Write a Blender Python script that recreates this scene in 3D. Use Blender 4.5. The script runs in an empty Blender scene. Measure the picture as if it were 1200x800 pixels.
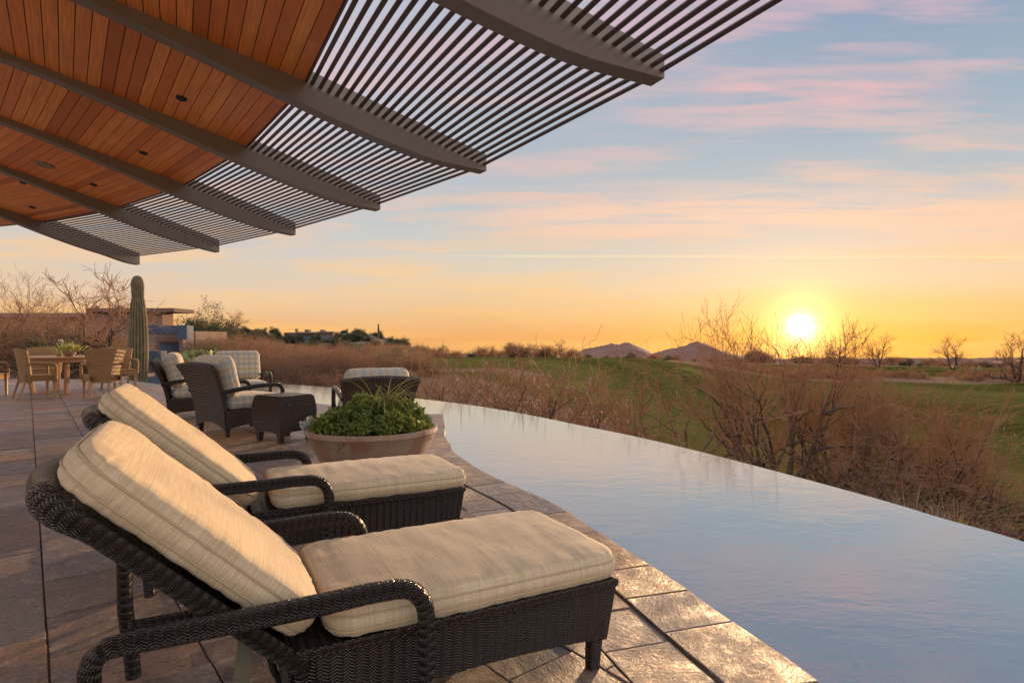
import bpy, bmesh, math, random
from mathutils import Vector, Matrix, noise
from bpy_extras import mesh_utils  # noqa

R_ = math.radians
scene = bpy.context.scene
col = scene.collection
EYE = 1.15
FPX = 700.0

# ------------------------------------------------------------------ camera
cam_d = bpy.data.cameras.new("camera")
cam = bpy.data.objects.new("camera", cam_d)
col.objects.link(cam)
cam.location = (0, 0, EYE)
cam.rotation_euler = (R_(90), 0, 0)
cam_d.sensor_width = 36.0
cam_d.lens = 36.0 * FPX / 1200.0
cam_d.shift_y = -3.0 / 1200.0
cam_d.clip_start = 0.05
cam_d.clip_end = 30000.0
scene.camera = cam

# ------------------------------------------------------------------ light
SUN_AZ = R_(25.8)
SUN_EL = R_(4.6)
SUN_DIR = Vector((math.sin(SUN_AZ) * math.cos(SUN_EL), math.cos(SUN_AZ) * math.cos(SUN_EL), math.sin(SUN_EL)))
sun_d = bpy.data.lights.new("sun", "SUN")
sun_d.energy = 5.0
sun_d.angle = R_(0.8)
sun_d.color = (1.0, 0.62, 0.32)
sun = bpy.data.objects.new("sun", sun_d)
col.objects.link(sun)
sun.rotation_euler = (-SUN_DIR).to_track_quat('-Z', 'Y').to_euler()

scene.view_settings.view_transform = 'Standard'
scene.view_settings.look = 'None'
scene.view_settings.gamma = 1.0
scene.view_settings.use_curve_mapping = False
scene.view_settings.exposure = 0.3
scene.cycles.max_bounces = 8
scene.cycles.use_denoising = True


def lin(r, g, b):
    def c(v):
        v /= 255.0
        return v / 12.92 if v <= 0.04045 else ((v + 0.055) / 1.055) ** 2.4
    return (c(r), c(g), c(b), 1.0)


class NT:
    """tiny node-graph builder"""
    def __init__(self, tree):
        self.t = tree
        self.n = tree.nodes
        self.l = tree.links

    def new(self, typ, **kw):
        nd = self.n.new(typ)
        for k, v in kw.items():
            setattr(nd, k, v)
        return nd

    def put(self, sock, v):
        if isinstance(v, bpy.types.NodeSocket):
            self.l.new(v, sock)
        elif isinstance(v, (int, float)):
            if sock.type in ('RGBA',):
                sock.default_value = (v, v, v, 1)
            elif sock.type == 'VECTOR':
                sock.default_value = (v, v, v)
            else:
                sock.default_value = v
        elif v is not None:
            v = tuple(v)
            if sock.type == 'VECTOR':
                v = v[:3]
            elif sock.type == 'RGBA' and len(v) == 3:
                v = v + (1.0,)
            sock.default_value = v

    def m(self, op, a, b=None, c=None, clamp=False):
        nd = self.new('ShaderNodeMath', operation=op)
        nd.use_clamp = clamp
        for i, v in enumerate((a, b, c)):
            if v is not None:
                self.put(nd.inputs[i], v)
        return nd.outputs[0]

    def vm(self, op, a, b=None, out=0):
        nd = self.new('ShaderNodeVectorMath', operation=op)
        self.put(nd.inputs[0], a)
        if b is not None:
            self.put(nd.inputs[1], b)
        return nd.outputs[out]

    def sm(self, v, lo, hi, a=0.0, b=1.0):
        nd = self.new('ShaderNodeMapRange', interpolation_type='SMOOTHSTEP')
        self.put(nd.inputs['Value'], v)
        self.put(nd.inputs['From Min'], lo)
        self.put(nd.inputs['From Max'], hi)
        self.put(nd.inputs['To Min'], a)
        self.put(nd.inputs['To Max'], b)
        return nd.outputs['Result']

    def mix(self, f, a, b, blend='MIX'):
        nd = self.new('ShaderNodeMix', data_type='RGBA', blend_type=blend)
        self.put(nd.inputs[0], f)
        self.put(nd.inputs[6], a)
        self.put(nd.inputs[7], b)
        return nd.outputs[2]

    def ramp(self, f, stops):
        nd = self.new('ShaderNodeValToRGB')
        e = nd.color_ramp.elements
        while len(e) < len(stops):
            e.new(0.5)
        for i, (p, c) in enumerate(stops):
            e[i].position = p
            e[i].color = c if len(c) == 4 else tuple(c) + (1.0,)
        self.put(nd.inputs[0], f)
        return nd.outputs[0]

    def noise(self, vec, scale, detail=4.0, rough=0.5, out=0, dist=0.0):
        nd = self.new('ShaderNodeTexNoise')
        if vec is not None:
            self.put(nd.inputs['Vector'], vec)
        self.put(nd.inputs['Scale'], scale)
        self.put(nd.inputs['Detail'], detail)
        self.put(nd.inputs['Roughness'], rough)
        self.put(nd.inputs['Distortion'], dist)
        return nd.outputs[out]

    def scale(self, vec, s, rot=None):
        nd = self.new('ShaderNodeMapping')
        self.put(nd.inputs['Vector'], vec)
        nd.inputs['Scale'].default_value = s
        if rot:
            nd.inputs['Rotation'].default_value = rot
        return nd.outputs[0]

    def comb(self, x, y, z=0.0):
        nd = self.new('ShaderNodeCombineXYZ')
        for i, v in enumerate((x, y, z)):
            self.put(nd.inputs[i], v)
        return nd.outputs[0]

    def sep(self, v):
        nd = self.new('ShaderNodeSeparateXYZ')
        self.put(nd.inputs[0], v)
        return nd.outputs


# ------------------------------------------------------------------ sky
world = bpy.data.worlds.new("World")
scene.world = world
world.use_nodes = True
wt = NT(world.node_tree)
for nd in list(wt.n):
    wt.n.remove(nd)
tc = wt.new('ShaderNodeTexCoord')
D = wt.vm('NORMALIZE', tc.outputs['Generated'])
dx, dy, dz = wt.sep(D)
el = wt.m('MULTIPLY', wt.m('ARCSINE', dz), 180 / math.pi)          # degrees
az = wt.m('MULTIPLY', wt.m('ARCTAN2', dx, dy), 180 / math.pi)      # degrees, right of +Y
wob = wt.noise(wt.comb(wt.m('MULTIPLY', az, 0.03), wt.m('MULTIPLY', el, 0.12)), 1.0, 3.0)
elw = wt.m('ADD', el, wt.m('MULTIPLY', wt.m('SUBTRACT', wob, 0.5), 3.0))
t = wt.m('DIVIDE', elw, 40.0, clamp=True)
rl = wt.ramp(t, [(0.0, lin(236, 170, 112)), (0.05, lin(238, 188, 140)), (0.10, lin(234, 202, 170)), (0.17, lin(214, 204, 192)),
                 (0.30, lin(190, 200, 208)), (0.55, lin(214, 204, 216)), (1.0, lin(205, 198, 214))])
rc = wt.ramp(t, [(0.0, lin(238, 172, 104)), (0.06, lin(240, 194, 142)), (0.12, lin(234, 206, 172)), (0.19, lin(218, 208, 192)),
                 (0.27, lin(196, 200, 200)), (0.42, lin(178, 188, 198)), (0.62, lin(176, 184, 198)), (1.0, lin(186, 186, 206))])
rr = wt.ramp(t, [(0.0, lin(246, 172, 74)), (0.06, lin(246, 194, 124)), (0.12, lin(242, 206, 168)), (0.19, lin(232, 206, 184)),
                 (0.28, lin(190, 194, 198)), (0.42, lin(166, 182, 195)), (0.62, lin(146, 164, 190)), (1.0, lin(150, 160, 195))])
base = wt.mix(wt.sm(az, -34.0, 6.0), rl, rc)
base = wt.mix(wt.sm(az, 0.0, 36.0), base, rr)
# streaky clouds, in straight parallel streets
dyc = wt.m('MAXIMUM', dy, 0.25)
V = wt.m('MULTIPLY', wt.m('ARCTANGENT', wt.m('DIVIDE', dz, dyc)), 180 / math.pi)
Hh = wt.m('MULTIPLY', wt.m('DIVIDE', dx, dyc), 50.0)
cv = wt.comb(wt.m('MULTIPLY', Hh, 0.026), wt.m('SUBTRACT', wt.m('MULTIPLY', V, 0.23), wt.m('MULTIPLY', Hh, 0.002)))
cn = wt.noise(cv, 1.25, 7.0, 0.58, dist=0.35)
cn2 = wt.noise(wt.comb(wt.m('MULTIPLY', Hh, 0.065), wt.m('MULTIPLY', V, 0.8)), 1.0, 6.0, 0.6, dist=0.4)
cl = wt.m('ADD', wt.m('MULTIPLY', cn, 0.7), wt.m('MULTIPLY', cn2, 0.3))
mask = wt.sm(cl, 0.44, 0.60)
pink = wt.ramp(t, [(0.0, lin(252, 190, 110)), (0.15, lin(252, 206, 150)), (0.28, lin(246, 202, 172)), (0.42, lin(226, 192, 188)), (0.7, lin(218, 182, 192)), (1.0, lin(216, 196, 212))])
base = wt.mix(wt.m('MULTIPLY', mask, 0.7), base, pink)
# the broad lit band right of centre, and a thin old contrail below it
def gauss(v, c, w):
    q = wt.m('DIVIDE', wt.m('SUBTRACT', v, c), w)
    return wt.m('EXPONENT', wt.m('MULTIPLY', wt.m('MULTIPLY', q, q), -1.0))
elband = wt.m('ADD', V, wt.m('MULTIPLY', wt.m('SUBTRACT', cn, 0.5), 4.0))
band = wt.m('MULTIPLY', wt.m('MULTIPLY', gauss(elband, 11.8, 1.9), wt.sm(az, -8.0, 10.0)), wt.sm(cn2, 0.25, 0.6))
base = wt.mix(wt.m('MULTIPLY', band, 0.9), base, lin(255, 208, 178))
band2 = wt.m('MULTIPLY', wt.m('MULTIPLY', gauss(elband, 22.5, 1.2), wt.m('MULTIPLY', wt.sm(az, 16.0, 22.0), wt.sm(az, 40.0, 30.0))), wt.sm(cn2, 0.3, 0.6))
base = wt.mix(wt.m('MULTIPLY', band2, 0.8), base, lin(238, 188, 186))
trail = wt.m('MULTIPLY', gauss(wt.m('ADD', V, wt.m('MULTIPLY', Hh, 0.002)), 7.88, 0.10), wt.m('MULTIPLY', wt.sm(az, -12.0, 4.0), wt.sm(cn2, 0.2, 0.5)))
base = wt.mix(wt.m('MULTIPLY', trail, 0.6), base, lin(255, 228, 176))
# the sun's glare
sd = wt.vm('DOT_PRODUCT', D, tuple(Vector((math.sin(SUN_AZ), math.cos(SUN_AZ), math.sin(R_(1.0)))).normalized()), out=1)
ang = wt.m('MULTIPLY', wt.m('ARCCOSINE', wt.m('MINIMUM', sd, 0.999999)), 180 / math.pi)
def fall(w):
    q = wt.m('DIVIDE', ang, w)
    return wt.m('EXPONENT', wt.m('MULTIPLY', wt.m('MULTIPLY', q, q), -1.0))
def addc(a, f, c):
    return wt.mix(1.0, a, wt.vm('SCALE', c, None) if False else scl(c, f), 'ADD')
def scl(c, f):
    nd = wt.new('ShaderNodeVectorMath', operation='SCALE')
    nd.inputs[0].default_value = c[:3]
    wt.put(nd.inputs['Scale'], f)
    return nd.outputs[0]
base = addc(base, fall(0.82), (3.6, 3.2, 2.4))
base = addc(base, fall(2.3), (1.0, 0.82, 0.36))
base = addc(base, fall(5.5), (0.13, 0.075, 0.0))
base = addc(base, fall(12.0), (0.05, 0.02, 0.0))
# unseen sky overhead and behind the camera, brightened beyond dusk as added fill
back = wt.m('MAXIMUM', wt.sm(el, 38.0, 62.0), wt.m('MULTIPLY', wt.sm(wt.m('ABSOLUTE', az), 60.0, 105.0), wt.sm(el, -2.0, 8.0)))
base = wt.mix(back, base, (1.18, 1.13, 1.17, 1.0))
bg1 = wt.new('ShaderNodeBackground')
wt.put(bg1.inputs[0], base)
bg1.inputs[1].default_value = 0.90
sky = wt.new('ShaderNodeTexSky', sky_type='NISHITA')
sky.sun_disc = False
sky.sun_elevation = SUN_EL
sky.sun_rotation = SUN_AZ
sky.altitude = 700
bg2 = wt.new('ShaderNodeBackground')
wt.put(bg2.inputs[0], sky.outputs[0])
bg2.inputs[1].default_value = 0.05
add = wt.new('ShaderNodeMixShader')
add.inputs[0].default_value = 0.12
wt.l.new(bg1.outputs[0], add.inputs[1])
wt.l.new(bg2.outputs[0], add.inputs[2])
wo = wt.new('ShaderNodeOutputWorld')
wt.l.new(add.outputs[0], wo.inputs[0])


# ------------------------------------------------------------------ mesh helpers
class MB:
    def __init__(self):
        self.v, self.f, self.uv, self.mi, self.rnd = [], [], [], [], []

    def face(self, idx, uv=None, mi=0, rnd=0.5):
        self.f.append(tuple(idx))
        self.uv.append(uv)
        self.mi.append(mi)
        self.rnd.append(rnd)

    def poly(self, pts, uv=None, mi=0, rnd=0.5):
        b = len(self.v)
        self.v += [Vector(p) for p in pts]
        self.face(range(b, b + len(pts)), uv, mi, rnd)

    def prism(self, pts, z0, z1, mi=0, rnd=0.5, uv=None, tilt=(0, 0)):
        """pts: ccw list of (x, y); closed prism"""
        b = len(self.v)
        n = len(pts)
        tx, ty = tilt
        mx, my = sum(p[0] for p in pts) / n, sum(p[1] for p in pts) / n
        self.v += [Vector((p[0], p[1], z1 + tx * (p[0] - mx) + ty * (p[1] - my))) for p in pts] + [Vector((p[0], p[1], z0)) for p in pts]
        self.face(range(b, b + n), uv, mi, rnd)
        self.face(range(b + 2 * n - 1, b + n - 1, -1), None, mi, rnd)
        for i in range(n):
            j = (i + 1) % n
            self.face((b + i, b + n + i, b + n + j, b + j), None, mi, rnd)

    def hexa(self, c, mi=0, rnd=0.5, uvs=None):
        """c: 8 corners, bottom ring ccw then top ring ccw"""
        b = len(self.v)
        self.v += [Vector(p) for p in c]
        for q in ((3, 2, 1, 0), (4, 5, 6, 7), (0, 1, 5, 4), (1, 2, 6, 5), (2, 3, 7, 6), (3, 0, 4, 7)):
            self.face([b + i for i in q], uvs, mi, rnd)

    def box(self, c, s, mi=0, rnd=0.5, rz=0.0, taper=1.0):
        hx, hy, hz = s[0] / 2, s[1] / 2, s[2] / 2
        pts = []
        ca, sa = math.cos(rz), math.sin(rz)
        for z, k in ((-hz, taper), (hz, 1.0)):
            for x, y in ((-hx, -hy), (hx, -hy), (hx, hy), (-hx, hy)):
                x2, y2 = x * k, y * k
                pts.append((c[0] + ca * x2 - sa * y2, c[1] + sa * x2 + ca * y2, c[2] + z))
        self.hexa(pts, mi, rnd)

    def bar(self, p0, p1, w, h, up=(0, 0, 1), mi=0, rnd=0.5):
        p0, p1, up = Vector(p0), Vector(p1), Vector(up)
        d = (p1 - p0).normalized()
        s = d.cross(up).normalized() * (w / 2)
        u = s.cross(d).normalized() * (h / 2)
        self.hexa([p0 - s - u, p0 + s - u, p1 + s - u, p1 - s - u, p0 - s + u, p0 + s + u, p1 + s + u, p1 - s + u], mi, rnd)

    def tube(self, path, rad, n=10, mi=0, rnd=0.5, cap=True, flat=1.0):
        path = [Vector(p) for p in path]
        m = len(path)
        if not isinstance(rad, (list, tuple)):
            rad = [rad] * m
        b = len(self.v)
        ref = None
        L = 0.0
        Ls = []
        for i, p in enumerate(path):
            d = (path[min(i + 1, m - 1)] - path[max(i - 1, 0)])
            d = d.normalized() if d.length > 1e-9 else Vector((0, 0, 1))
            if ref is None:
                ref = Vector((0, 0, 1)) if abs(d.z) < 0.9 else Vector((1, 0, 0))
            ref = (ref - d * ref.dot(d))
            ref = ref.normalized() if ref.length > 1e-6 else d.orthogonal().normalized()
            s = d.cross(ref)
            if i:
                L += (p - path[i - 1]).length
            Ls.append(L)
            for k in range(n):
                a = 2 * math.pi * k / n
                self.v.append(p + (ref * math.cos(a) * flat + s * math.sin(a)) * rad[i])
        r0 = max(rad)
        for i in range(m - 1):
            for k in range(n):
                k2 = (k + 1) % n
                a0, a1 = 2 * math.pi * r0 * k / n, 2 * math.pi * r0 * (k + 1) / n
                self.face((b + i * n + k, b + i * n + k2, b + (i + 1) * n + k2, b + (i + 1) * n + k),
                          ((Ls[i], a0), (Ls[i], a1), (Ls[i + 1], a1), (Ls[i + 1], a0)), mi, rnd)
        if cap:
            self.face([b + k for k in range(n - 1, -1, -1)], None, mi, rnd)
            self.face([b + (m - 1) * n + k for k in range(n)], None, mi, rnd)

    def lathe(self, prof, n=48, mi=0, c=(0, 0, 0), rnd=0.5, wob=None):
        b = len(self.v)
        m = len(prof)
        for (r, z) in prof:
            for k in range(n):
                a = 2 * math.pi * k / n
                q = r * (wob(a, z) if wob else 1.0)
                self.v.append(Vector((c[0] + q * math.cos(a), c[1] + q * math.sin(a), c[2] + z)))
        for i in range(m - 1):
            for k in range(n):
                k2 = (k + 1) % n
                self.face((b + i * n + k, b + i * n + k2, b + (i + 1) * n + k2, b + (i + 1) * n + k), None, mi, rnd)
        if prof[0][0] > 1e-4:
            self.face([b + k for k in range(n - 1, -1, -1)], None, mi, rnd)
        if prof[-1][0] > 1e-4:
            self.face([b + (m - 1) * n + k for k in range(n)], None, mi, rnd)

    def surf(self, fn, nu, nv, mi=0, uvfn=None, close_u=False, thick=0.0, rnd=0.5):
        """grid surface fn(u,v) u,v in 0..1; with thickness (along -normal) it is a closed slab"""
        P = [[Vector(fn(i / nu, j / nv)) for i in range(nu + 1)] for j in range(nv + 1)]
        def add(grid, flip):
            b = len(self.v)
            for row in grid:
                self.v += row
            for j in range(nv):
                for i in range(nu):
                    q = [b + j * (nu + 1) + i, b + j * (nu + 1) + i + 1, b + (j + 1) * (nu + 1) + i + 1, b + (j + 1) * (nu + 1) + i]
                    uv = None
                    if uvfn:
                        uv = [uvfn(i / nu, j / nv), uvfn((i + 1) / nu, j / nv), uvfn((i + 1) / nu, (j + 1) / nv), uvfn(i / nu, (j + 1) / nv)]
                    if flip:
                        q.reverse()
                        if uv:
                            uv = uv[::-1]
                    self.face(q, uv, mi, rnd)
            return b
        b0 = add(P, False)
        if thick:
            Q = []
            for j in range(nv + 1):
                row = []
                for i in range(nu + 1):
                    a = P[j][min(i + 1, nu)] - P[j][max(i - 1, 0)]
                    c = P[min(j + 1, nv)][i] - P[max(j - 1, 0)][i]
                    nrm = a.cross(c).normalized()
                    row.append(P[j][i] - nrm * thick)
                Q.append(row)
            b1 = add(Q, True)
            w = nu + 1
            ring = [i for i in range(nu)] + [j * w + nu for j in range(nv)] + [nv * w + i for i in range(nu, 0, -1)] + [j * w for j in range(nv, 0, -1)]
            for k in range(len(ring)):
                x, y = ring[k], ring[(k + 1) % len(ring)]
                self.face((b0 + y, b0 + x, b1 + x, b1 + y), None, mi, rnd)

    def build(self, name, mats, parent=None, smooth=False, loc=None, auto=None, bevel=0.0):
        me = bpy.data.meshes.new(name)
        me.from_pydata([tuple(p) for p in self.v], [], self.f)
        if not isinstance(mats, (list, tuple)):
            mats = [mats]
        for m_ in mats:
            me.materials.append(m_)
        me.polygons.foreach_set('material_index', self.mi)
        uvl = me.uv_layers.new(name='UVMap')
        flat = []
        for pi, p in enumerate(me.polygons):
            uv = self.uv[pi]
            if uv and len(uv) == len(p.vertices):
                for q in uv:
                    flat += [q[0], q[1]]
            else:
                n = p.normal
                ax = max(range(3), key=lambda k: abs(n[k]))
                for vi in p.vertices:
                    c = self.v[vi]
                    if ax == 0:
                        flat += [c.y, c.z]
                    elif ax == 1:
                        flat += [c.x, c.z]
                    else:
                        flat += [c.x, c.y]
        uvl.data.foreach_set('uv', flat)
        at = me.attributes.new('rnd', 'FLOAT', 'FACE')
        at.data.foreach_set('value', self.rnd)
        if smooth:
            me.polygons.foreach_set('use_smooth', [True] * len(me.polygons))
            if auto:
                try:
                    me.set_sharp_from_angle(angle=R_(auto))
                except Exception:
                    pass
        me.update()
        o = bpy.data.objects.new(name, me)
        col.objects.link(o)
        if parent:
            o.parent = parent
        if loc:
            o.location = loc
        if bevel:
            md = o.modifiers.new('bevel', 'BEVEL')
            md.width = bevel
            md.segments = 2
            md.limit_method = 'ANGLE'
        return o


def tag(o, label, cat, group=None):
    o['label'] = label
    o['category'] = cat
    if group:
        o['group'] = group
    elif 'group' in o:
        del o['group']
    return o


def thing(name, label, cat, loc=(0, 0, 0), rz=0.0, group=None):
    o = bpy.data.objects.new(name, None)
    o.empty_display_size = 0.2
    col.objects.link(o)
    o.location = loc
    o.rotation_euler = (0, 0, rz)
    return tag(o, label, cat, group)


def struct(o, kind='structure'):
    o['kind'] = kind
    return o


def copy_tree(o, parent=None):
    c = o.copy()
    col.objects.link(c)
    if parent:
        c.parent = parent
    for ch in list(o.children):
        copy_tree(ch, c)
    return c


def sstep(a, b, x):
    t_ = min(1, max(0, (x - a) / (b - a)))
    return t_ * t_ * (3 - 2 * t_)


def at(px, Y, z=0.0):
    return Vector(((px - 600.0) / FPX * Y, Y, z))


def crom(pts, n):
    """Catmull-Rom through pts, n samples per span"""
    P = [Vector(p) for p in pts]
    P = [P[0] * 2 - P[1]] + P + [P[-1] * 2 - P[-2]]
    out = []
    for i in range(1, len(P) - 2):
        for k in range(n):
            t_ = k / n
            a, b, c, d = P[i - 1], P[i], P[i + 1], P[i + 2]
            out.append(0.5 * ((2 * b) + (c - a) * t_ + (2 * a - 5 * b + 4 * c - d) * t_ ** 2 + (3 * b - a - 3 * c + d) * t_ ** 3))
    out.append(P[-2].copy())
    return out


def resample(pts, step):
    out = [pts[0].copy()]
    acc = 0.0
    for a, b in zip(pts, pts[1:]):
        L = (b - a).length
        if L < 1e-9:
            continue
        d = step - acc
        while d <= L:
            out.append(a + (b - a) * (d / L))
            d += step
        acc = (acc + L) % step
    return out


# ------------------------------------------------------------------ materials
def mat(name):
    m_ = bpy.data.materials.new(name)
    m_.use_nodes = True
    g = NT(m_.node_tree)
    p = next(n for n in g.n if n.type == 'BSDF_PRINCIPLED')
    return m_, g, p


def coords(g, kind='Object'):
    return g.new('ShaderNodeTexCoord').outputs[kind]


def attr(g, name='rnd'):
    return g.new('ShaderNodeAttribute', attribute_name=name).outputs['Fac']


def bump(g, p, h, strength, dist):
    b = g.new('ShaderNodeBump')
    b.inputs['Strength'].default_value = strength
    b.inputs['Distance'].default_value = dist
    g.put(b.inputs['Height'], h)
    g.l.new(b.outputs[0], p.inputs['Normal'])
    return b


def plain(name, c, rough=0.5, metal=0.0, var=0.12, scale=6.0, bmp=0.0):
    m_, g, p = mat(name)
    n = g.noise(coords(g), scale, 5.0, 0.6)
    cc = g.mix(n, [x * (1 - var) for x in c], [min(1, x * (1 + var)) for x in c])
    g.put(p.inputs['Base Color'], cc)
    p.inputs['Roughness'].default_value = rough
    p.inputs['Metallic'].default_value = metal
    if bmp:
        bump(g, p, g.noise(coords(g), scale * 8, 4.0), bmp, 0.01)
    return m_


def weave(name, c0, c1, rough, cw=0.018, ph=0.010, bs=1.0, bd=0.006, tint=None, amp=1.0):
    """zig-zag woven strands: uv in metres"""
    m_, g, p = mat(name)
    u, v, _ = g.sep(coords(g, 'UV'))
    jit = g.noise(coords(g, 'UV'), 60.0, 2.0)
    tri = g.m('PINGPONG', g.m('DIVIDE', u, cw), 1.0)
    s = g.m('ADD', g.m('DIVIDE', v, ph), g.m('ADD', g.m('MULTIPLY', tri, amp), g.m('MULTIPLY', jit, 0.35)))
    f = g.m('PINGPONG', s, 0.5)
    h = g.m('POWER', g.m('MULTIPLY', f, 2.0), 0.55)                       # strand profile
    edge = g.m('PINGPONG', g.m('DIVIDE', u, cw), 0.5)
    h2 = g.m('MULTIPLY', h, g.sm(edge, 0.0, 0.22, 0.45, 1.0))
    n = g.noise(coords(g, 'UV'), 14.0, 4.0)
    cc = g.mix(h2, [x * 0.25 for x in c0], g.mix(n, c0, c1))
    if tint:
        cc = g.mix(g.sm(g.noise(coords(g, 'Object'), 3.0, 3.0), 0.45, 0.7, 0, 0.6), cc, tint, 'MULTIPLY')
    g.put(p.inputs['Base Color'], cc)
    g.put(p.inputs['Roughness'], g.m('ADD', rough, g.m('MULTIPLY', n, 0.15)))
    bump(g, p, h2, bs, bd)
    return m_


M = {}
M['dark_weave'] = weave('dark_woven_resin', (0.022, 0.012, 0.008), (0.052, 0.029, 0.020), 0.20)
M['dark_braid'] = weave('dark_braided_resin', (0.016, 0.010, 0.008), (0.040, 0.024, 0.018), 0.17, cw=0.0135, ph=0.0095, bd=0.006)
M['chair_weave'] = weave('brown_woven_resin', (0.040, 0.022, 0.012), (0.085, 0.046, 0.024), 0.34, cw=0.035, ph=0.030, bd=0.012, amp=0.25)
M['honey_weave'] = weave('honey_wicker', (0.44, 0.24, 0.09), (0.64, 0.38, 0.16), 0.5, cw=0.035, ph=0.030, bd=0.012)
M['honey_wood'] = plain('honey_wood', (0.40, 0.22, 0.10), 0.5)


def fabric(name, c0, c1):
    m_, g, p = mat(name)
    uv = coords(g, 'UV')
    n1 = g.noise(g.scale(uv, (230.0, 5.0, 1.0)), 1.0, 4.0, 0.65)      # slubs across the width
    n2 = g.noise(g.scale(uv, (8.0, 260.0, 1.0)), 1.0, 3.0, 0.6)       # finer threads along
    n3 = g.noise(coords(g), 5.0, 3.0)
    st = g.noise(g.scale(uv, (34.0, 1.2, 1.0)), 1.0, 3.0, 0.7)         # broken stripes
    f = g.m('ADD', g.m('MULTIPLY', n1, 0.6), g.m('MULTIPLY', n2, 0.4))
    cc = g.mix(g.sm(f, 0.38, 0.62), c0, c1)
    cc = g.mix(g.sm(st, 0.56, 0.70, 0.0, 0.30), cc, [x * 0.62 for x in c0])
    cc = g.mix(g.sm(n3, 0.45, 0.75, 0.0, 0.22), cc, [x * 0.75 for x in c0])
    g.put(p.inputs['Base Color'], cc)
    p.inputs['Roughness'].default_value = 0.8
    p.inputs['Sheen Weight'].default_value = 0.15
    p.inputs['Sheen Roughness'].default_value = 0.4
    w1 = g.noise(uv, 12.0, 3.0)
    hh = g.m('ADD', g.m('MULTIPLY', f, 0.25), g.m('MULTIPLY', w1, 0.5))
    bump(g, p, hh, 0.3, 0.010)
    return m_


M['cushion'] = fabric('beige_slub_fabric', (0.50, 0.39, 0.24), (0.66, 0.54, 0.365))


M['piping'] = plain('cushion_piping', (0.47, 0.37, 0.23), 0.85, 0, 0.1, 40)


def plaid(name):
    m_, g, p = mat(name)
    u, v, _ = g.sep(coords(g, 'UV'))
    def stripe(x, per, off, w):
        q = g.m('PINGPONG', g.m('ADD', g.m('DIVIDE', x, per), off), 0.5)
        return g.sm(q, w + 0.02, w - 0.02)
    cream = (0.60, 0.52, 0.38, 1)
    blue = (0.30, 0.33, 0.34, 1)
    tan = (0.42, 0.28, 0.14, 1)
    cc = g.mix(g.m('MULTIPLY', stripe(u, 0.17, 0.0, 0.13), 0.6), cream, blue)
    cc = g.mix(g.m('MULTIPLY', stripe(v, 0.17, 0.1, 0.13), 0.6), cc, blue)
    cc = g.mix(g.m('MULTIPLY', stripe(u, 0.17, 0.5, 0.07), 0.5), cc, tan)
    cc = g.mix(g.m('MULTIPLY', stripe(v, 0.17, 0.55, 0.07), 0.5), cc, tan)
    n = g.noise(g.scale(coords(g, 'UV'), (120, 120, 1)), 3.0, 3.0)
    cc = g.mix(g.m('MULTIPLY', n, 0.25), cc, (0.2, 0.17, 0.14, 1))
    g.put(p.inputs['Base Color'], cc)
    p.inputs['Roughness'].default_value = 0.9
    p.inputs['Sheen Weight'].default_value = 0.2
    bump(g, p, g.noise(coords(g), 9.0, 3.0), 0.4, 0.02)
    return m_


M['plaid'] = plaid('plaid_fabric')


def cedar():
    m_, g, p = mat('cedar_boards')
    uv = coords(g, 'UV')
    r = attr(g)
    off = g.m('MULTIPLY', r, 37.0)
    u, v, _ = g.sep(uv)
    vec = g.comb(g.m('ADD', g.m('MULTIPLY', u, 1.6), off), g.m('MULTIPLY', v, 26.0), off)
    n = g.noise(vec, 1.0, 6.0, 0.62, dist=0.8)
    wv = g.new('ShaderNodeTexWave', wave_type='BANDS', bands_direction='Y')
    g.put(wv.inputs['Vector'], g.comb(g.m('ADD', g.m('MULTIPLY', u, 0.9), off), g.m('MULTIPLY', v, 7.0), off))
    wv.inputs['Scale'].default_value = 1.3
    wv.inputs['Distortion'].default_value = 5.0
    wv.inputs['Detail'].default_value = 3.0
    wv.inputs['Detail Scale'].default_value = 1.2
    tone = g.ramp(r, [(0.0, (0.46, 0.12, 0.024, 1)), (0.35, (0.90, 0.285, 0.058, 1)), (0.7, (1.0, 0.42, 0.11, 1)), (1.0, (0.82, 0.29, 0.09, 1))])
    cc = g.mix(g.sm(n, 0.35, 0.7, 0.0, 0.55), tone, (0.48, 0.14, 0.03, 1))
    cc = g.mix(g.m('MULTIPLY', wv.outputs['Fac'], 0.30), cc, (0.50, 0.17, 0.04, 1))
    blot = g.noise(coords(g), 1.3, 3.0)
    cc = g.mix(g.sm(blot, 0.5, 0.75, 0, 0.35), cc, (0.50, 0.17, 0.045, 1))
    g.put(p.inputs['Base Color'], cc)
    p.inputs['Roughness'].default_value = 0.48
    bump(g, p, n, 0.15, 0.004)
    return m_


M['cedar'] = cedar()
M['beam'] = plain('bronze_painted_steel', (0.175, 0.155, 0.135), 0.42, 0.0, 0.10, 4.0, 0.05)
M['louver'] = plain('dark_bronze_slats', (0.085, 0.058, 0.055), 0.45, 0.0, 0.15, 8.0)
M['roofing'] = plain('roof_membrane', (0.25, 0.22, 0.2), 0.9)
M['black'] = plain('black_trim', (0.012, 0.011, 0.010), 0.5)
M['lamp_glass'] = plain('frosted_lamp_lens', (0.18, 0.15, 0.12), 0.3)


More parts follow.
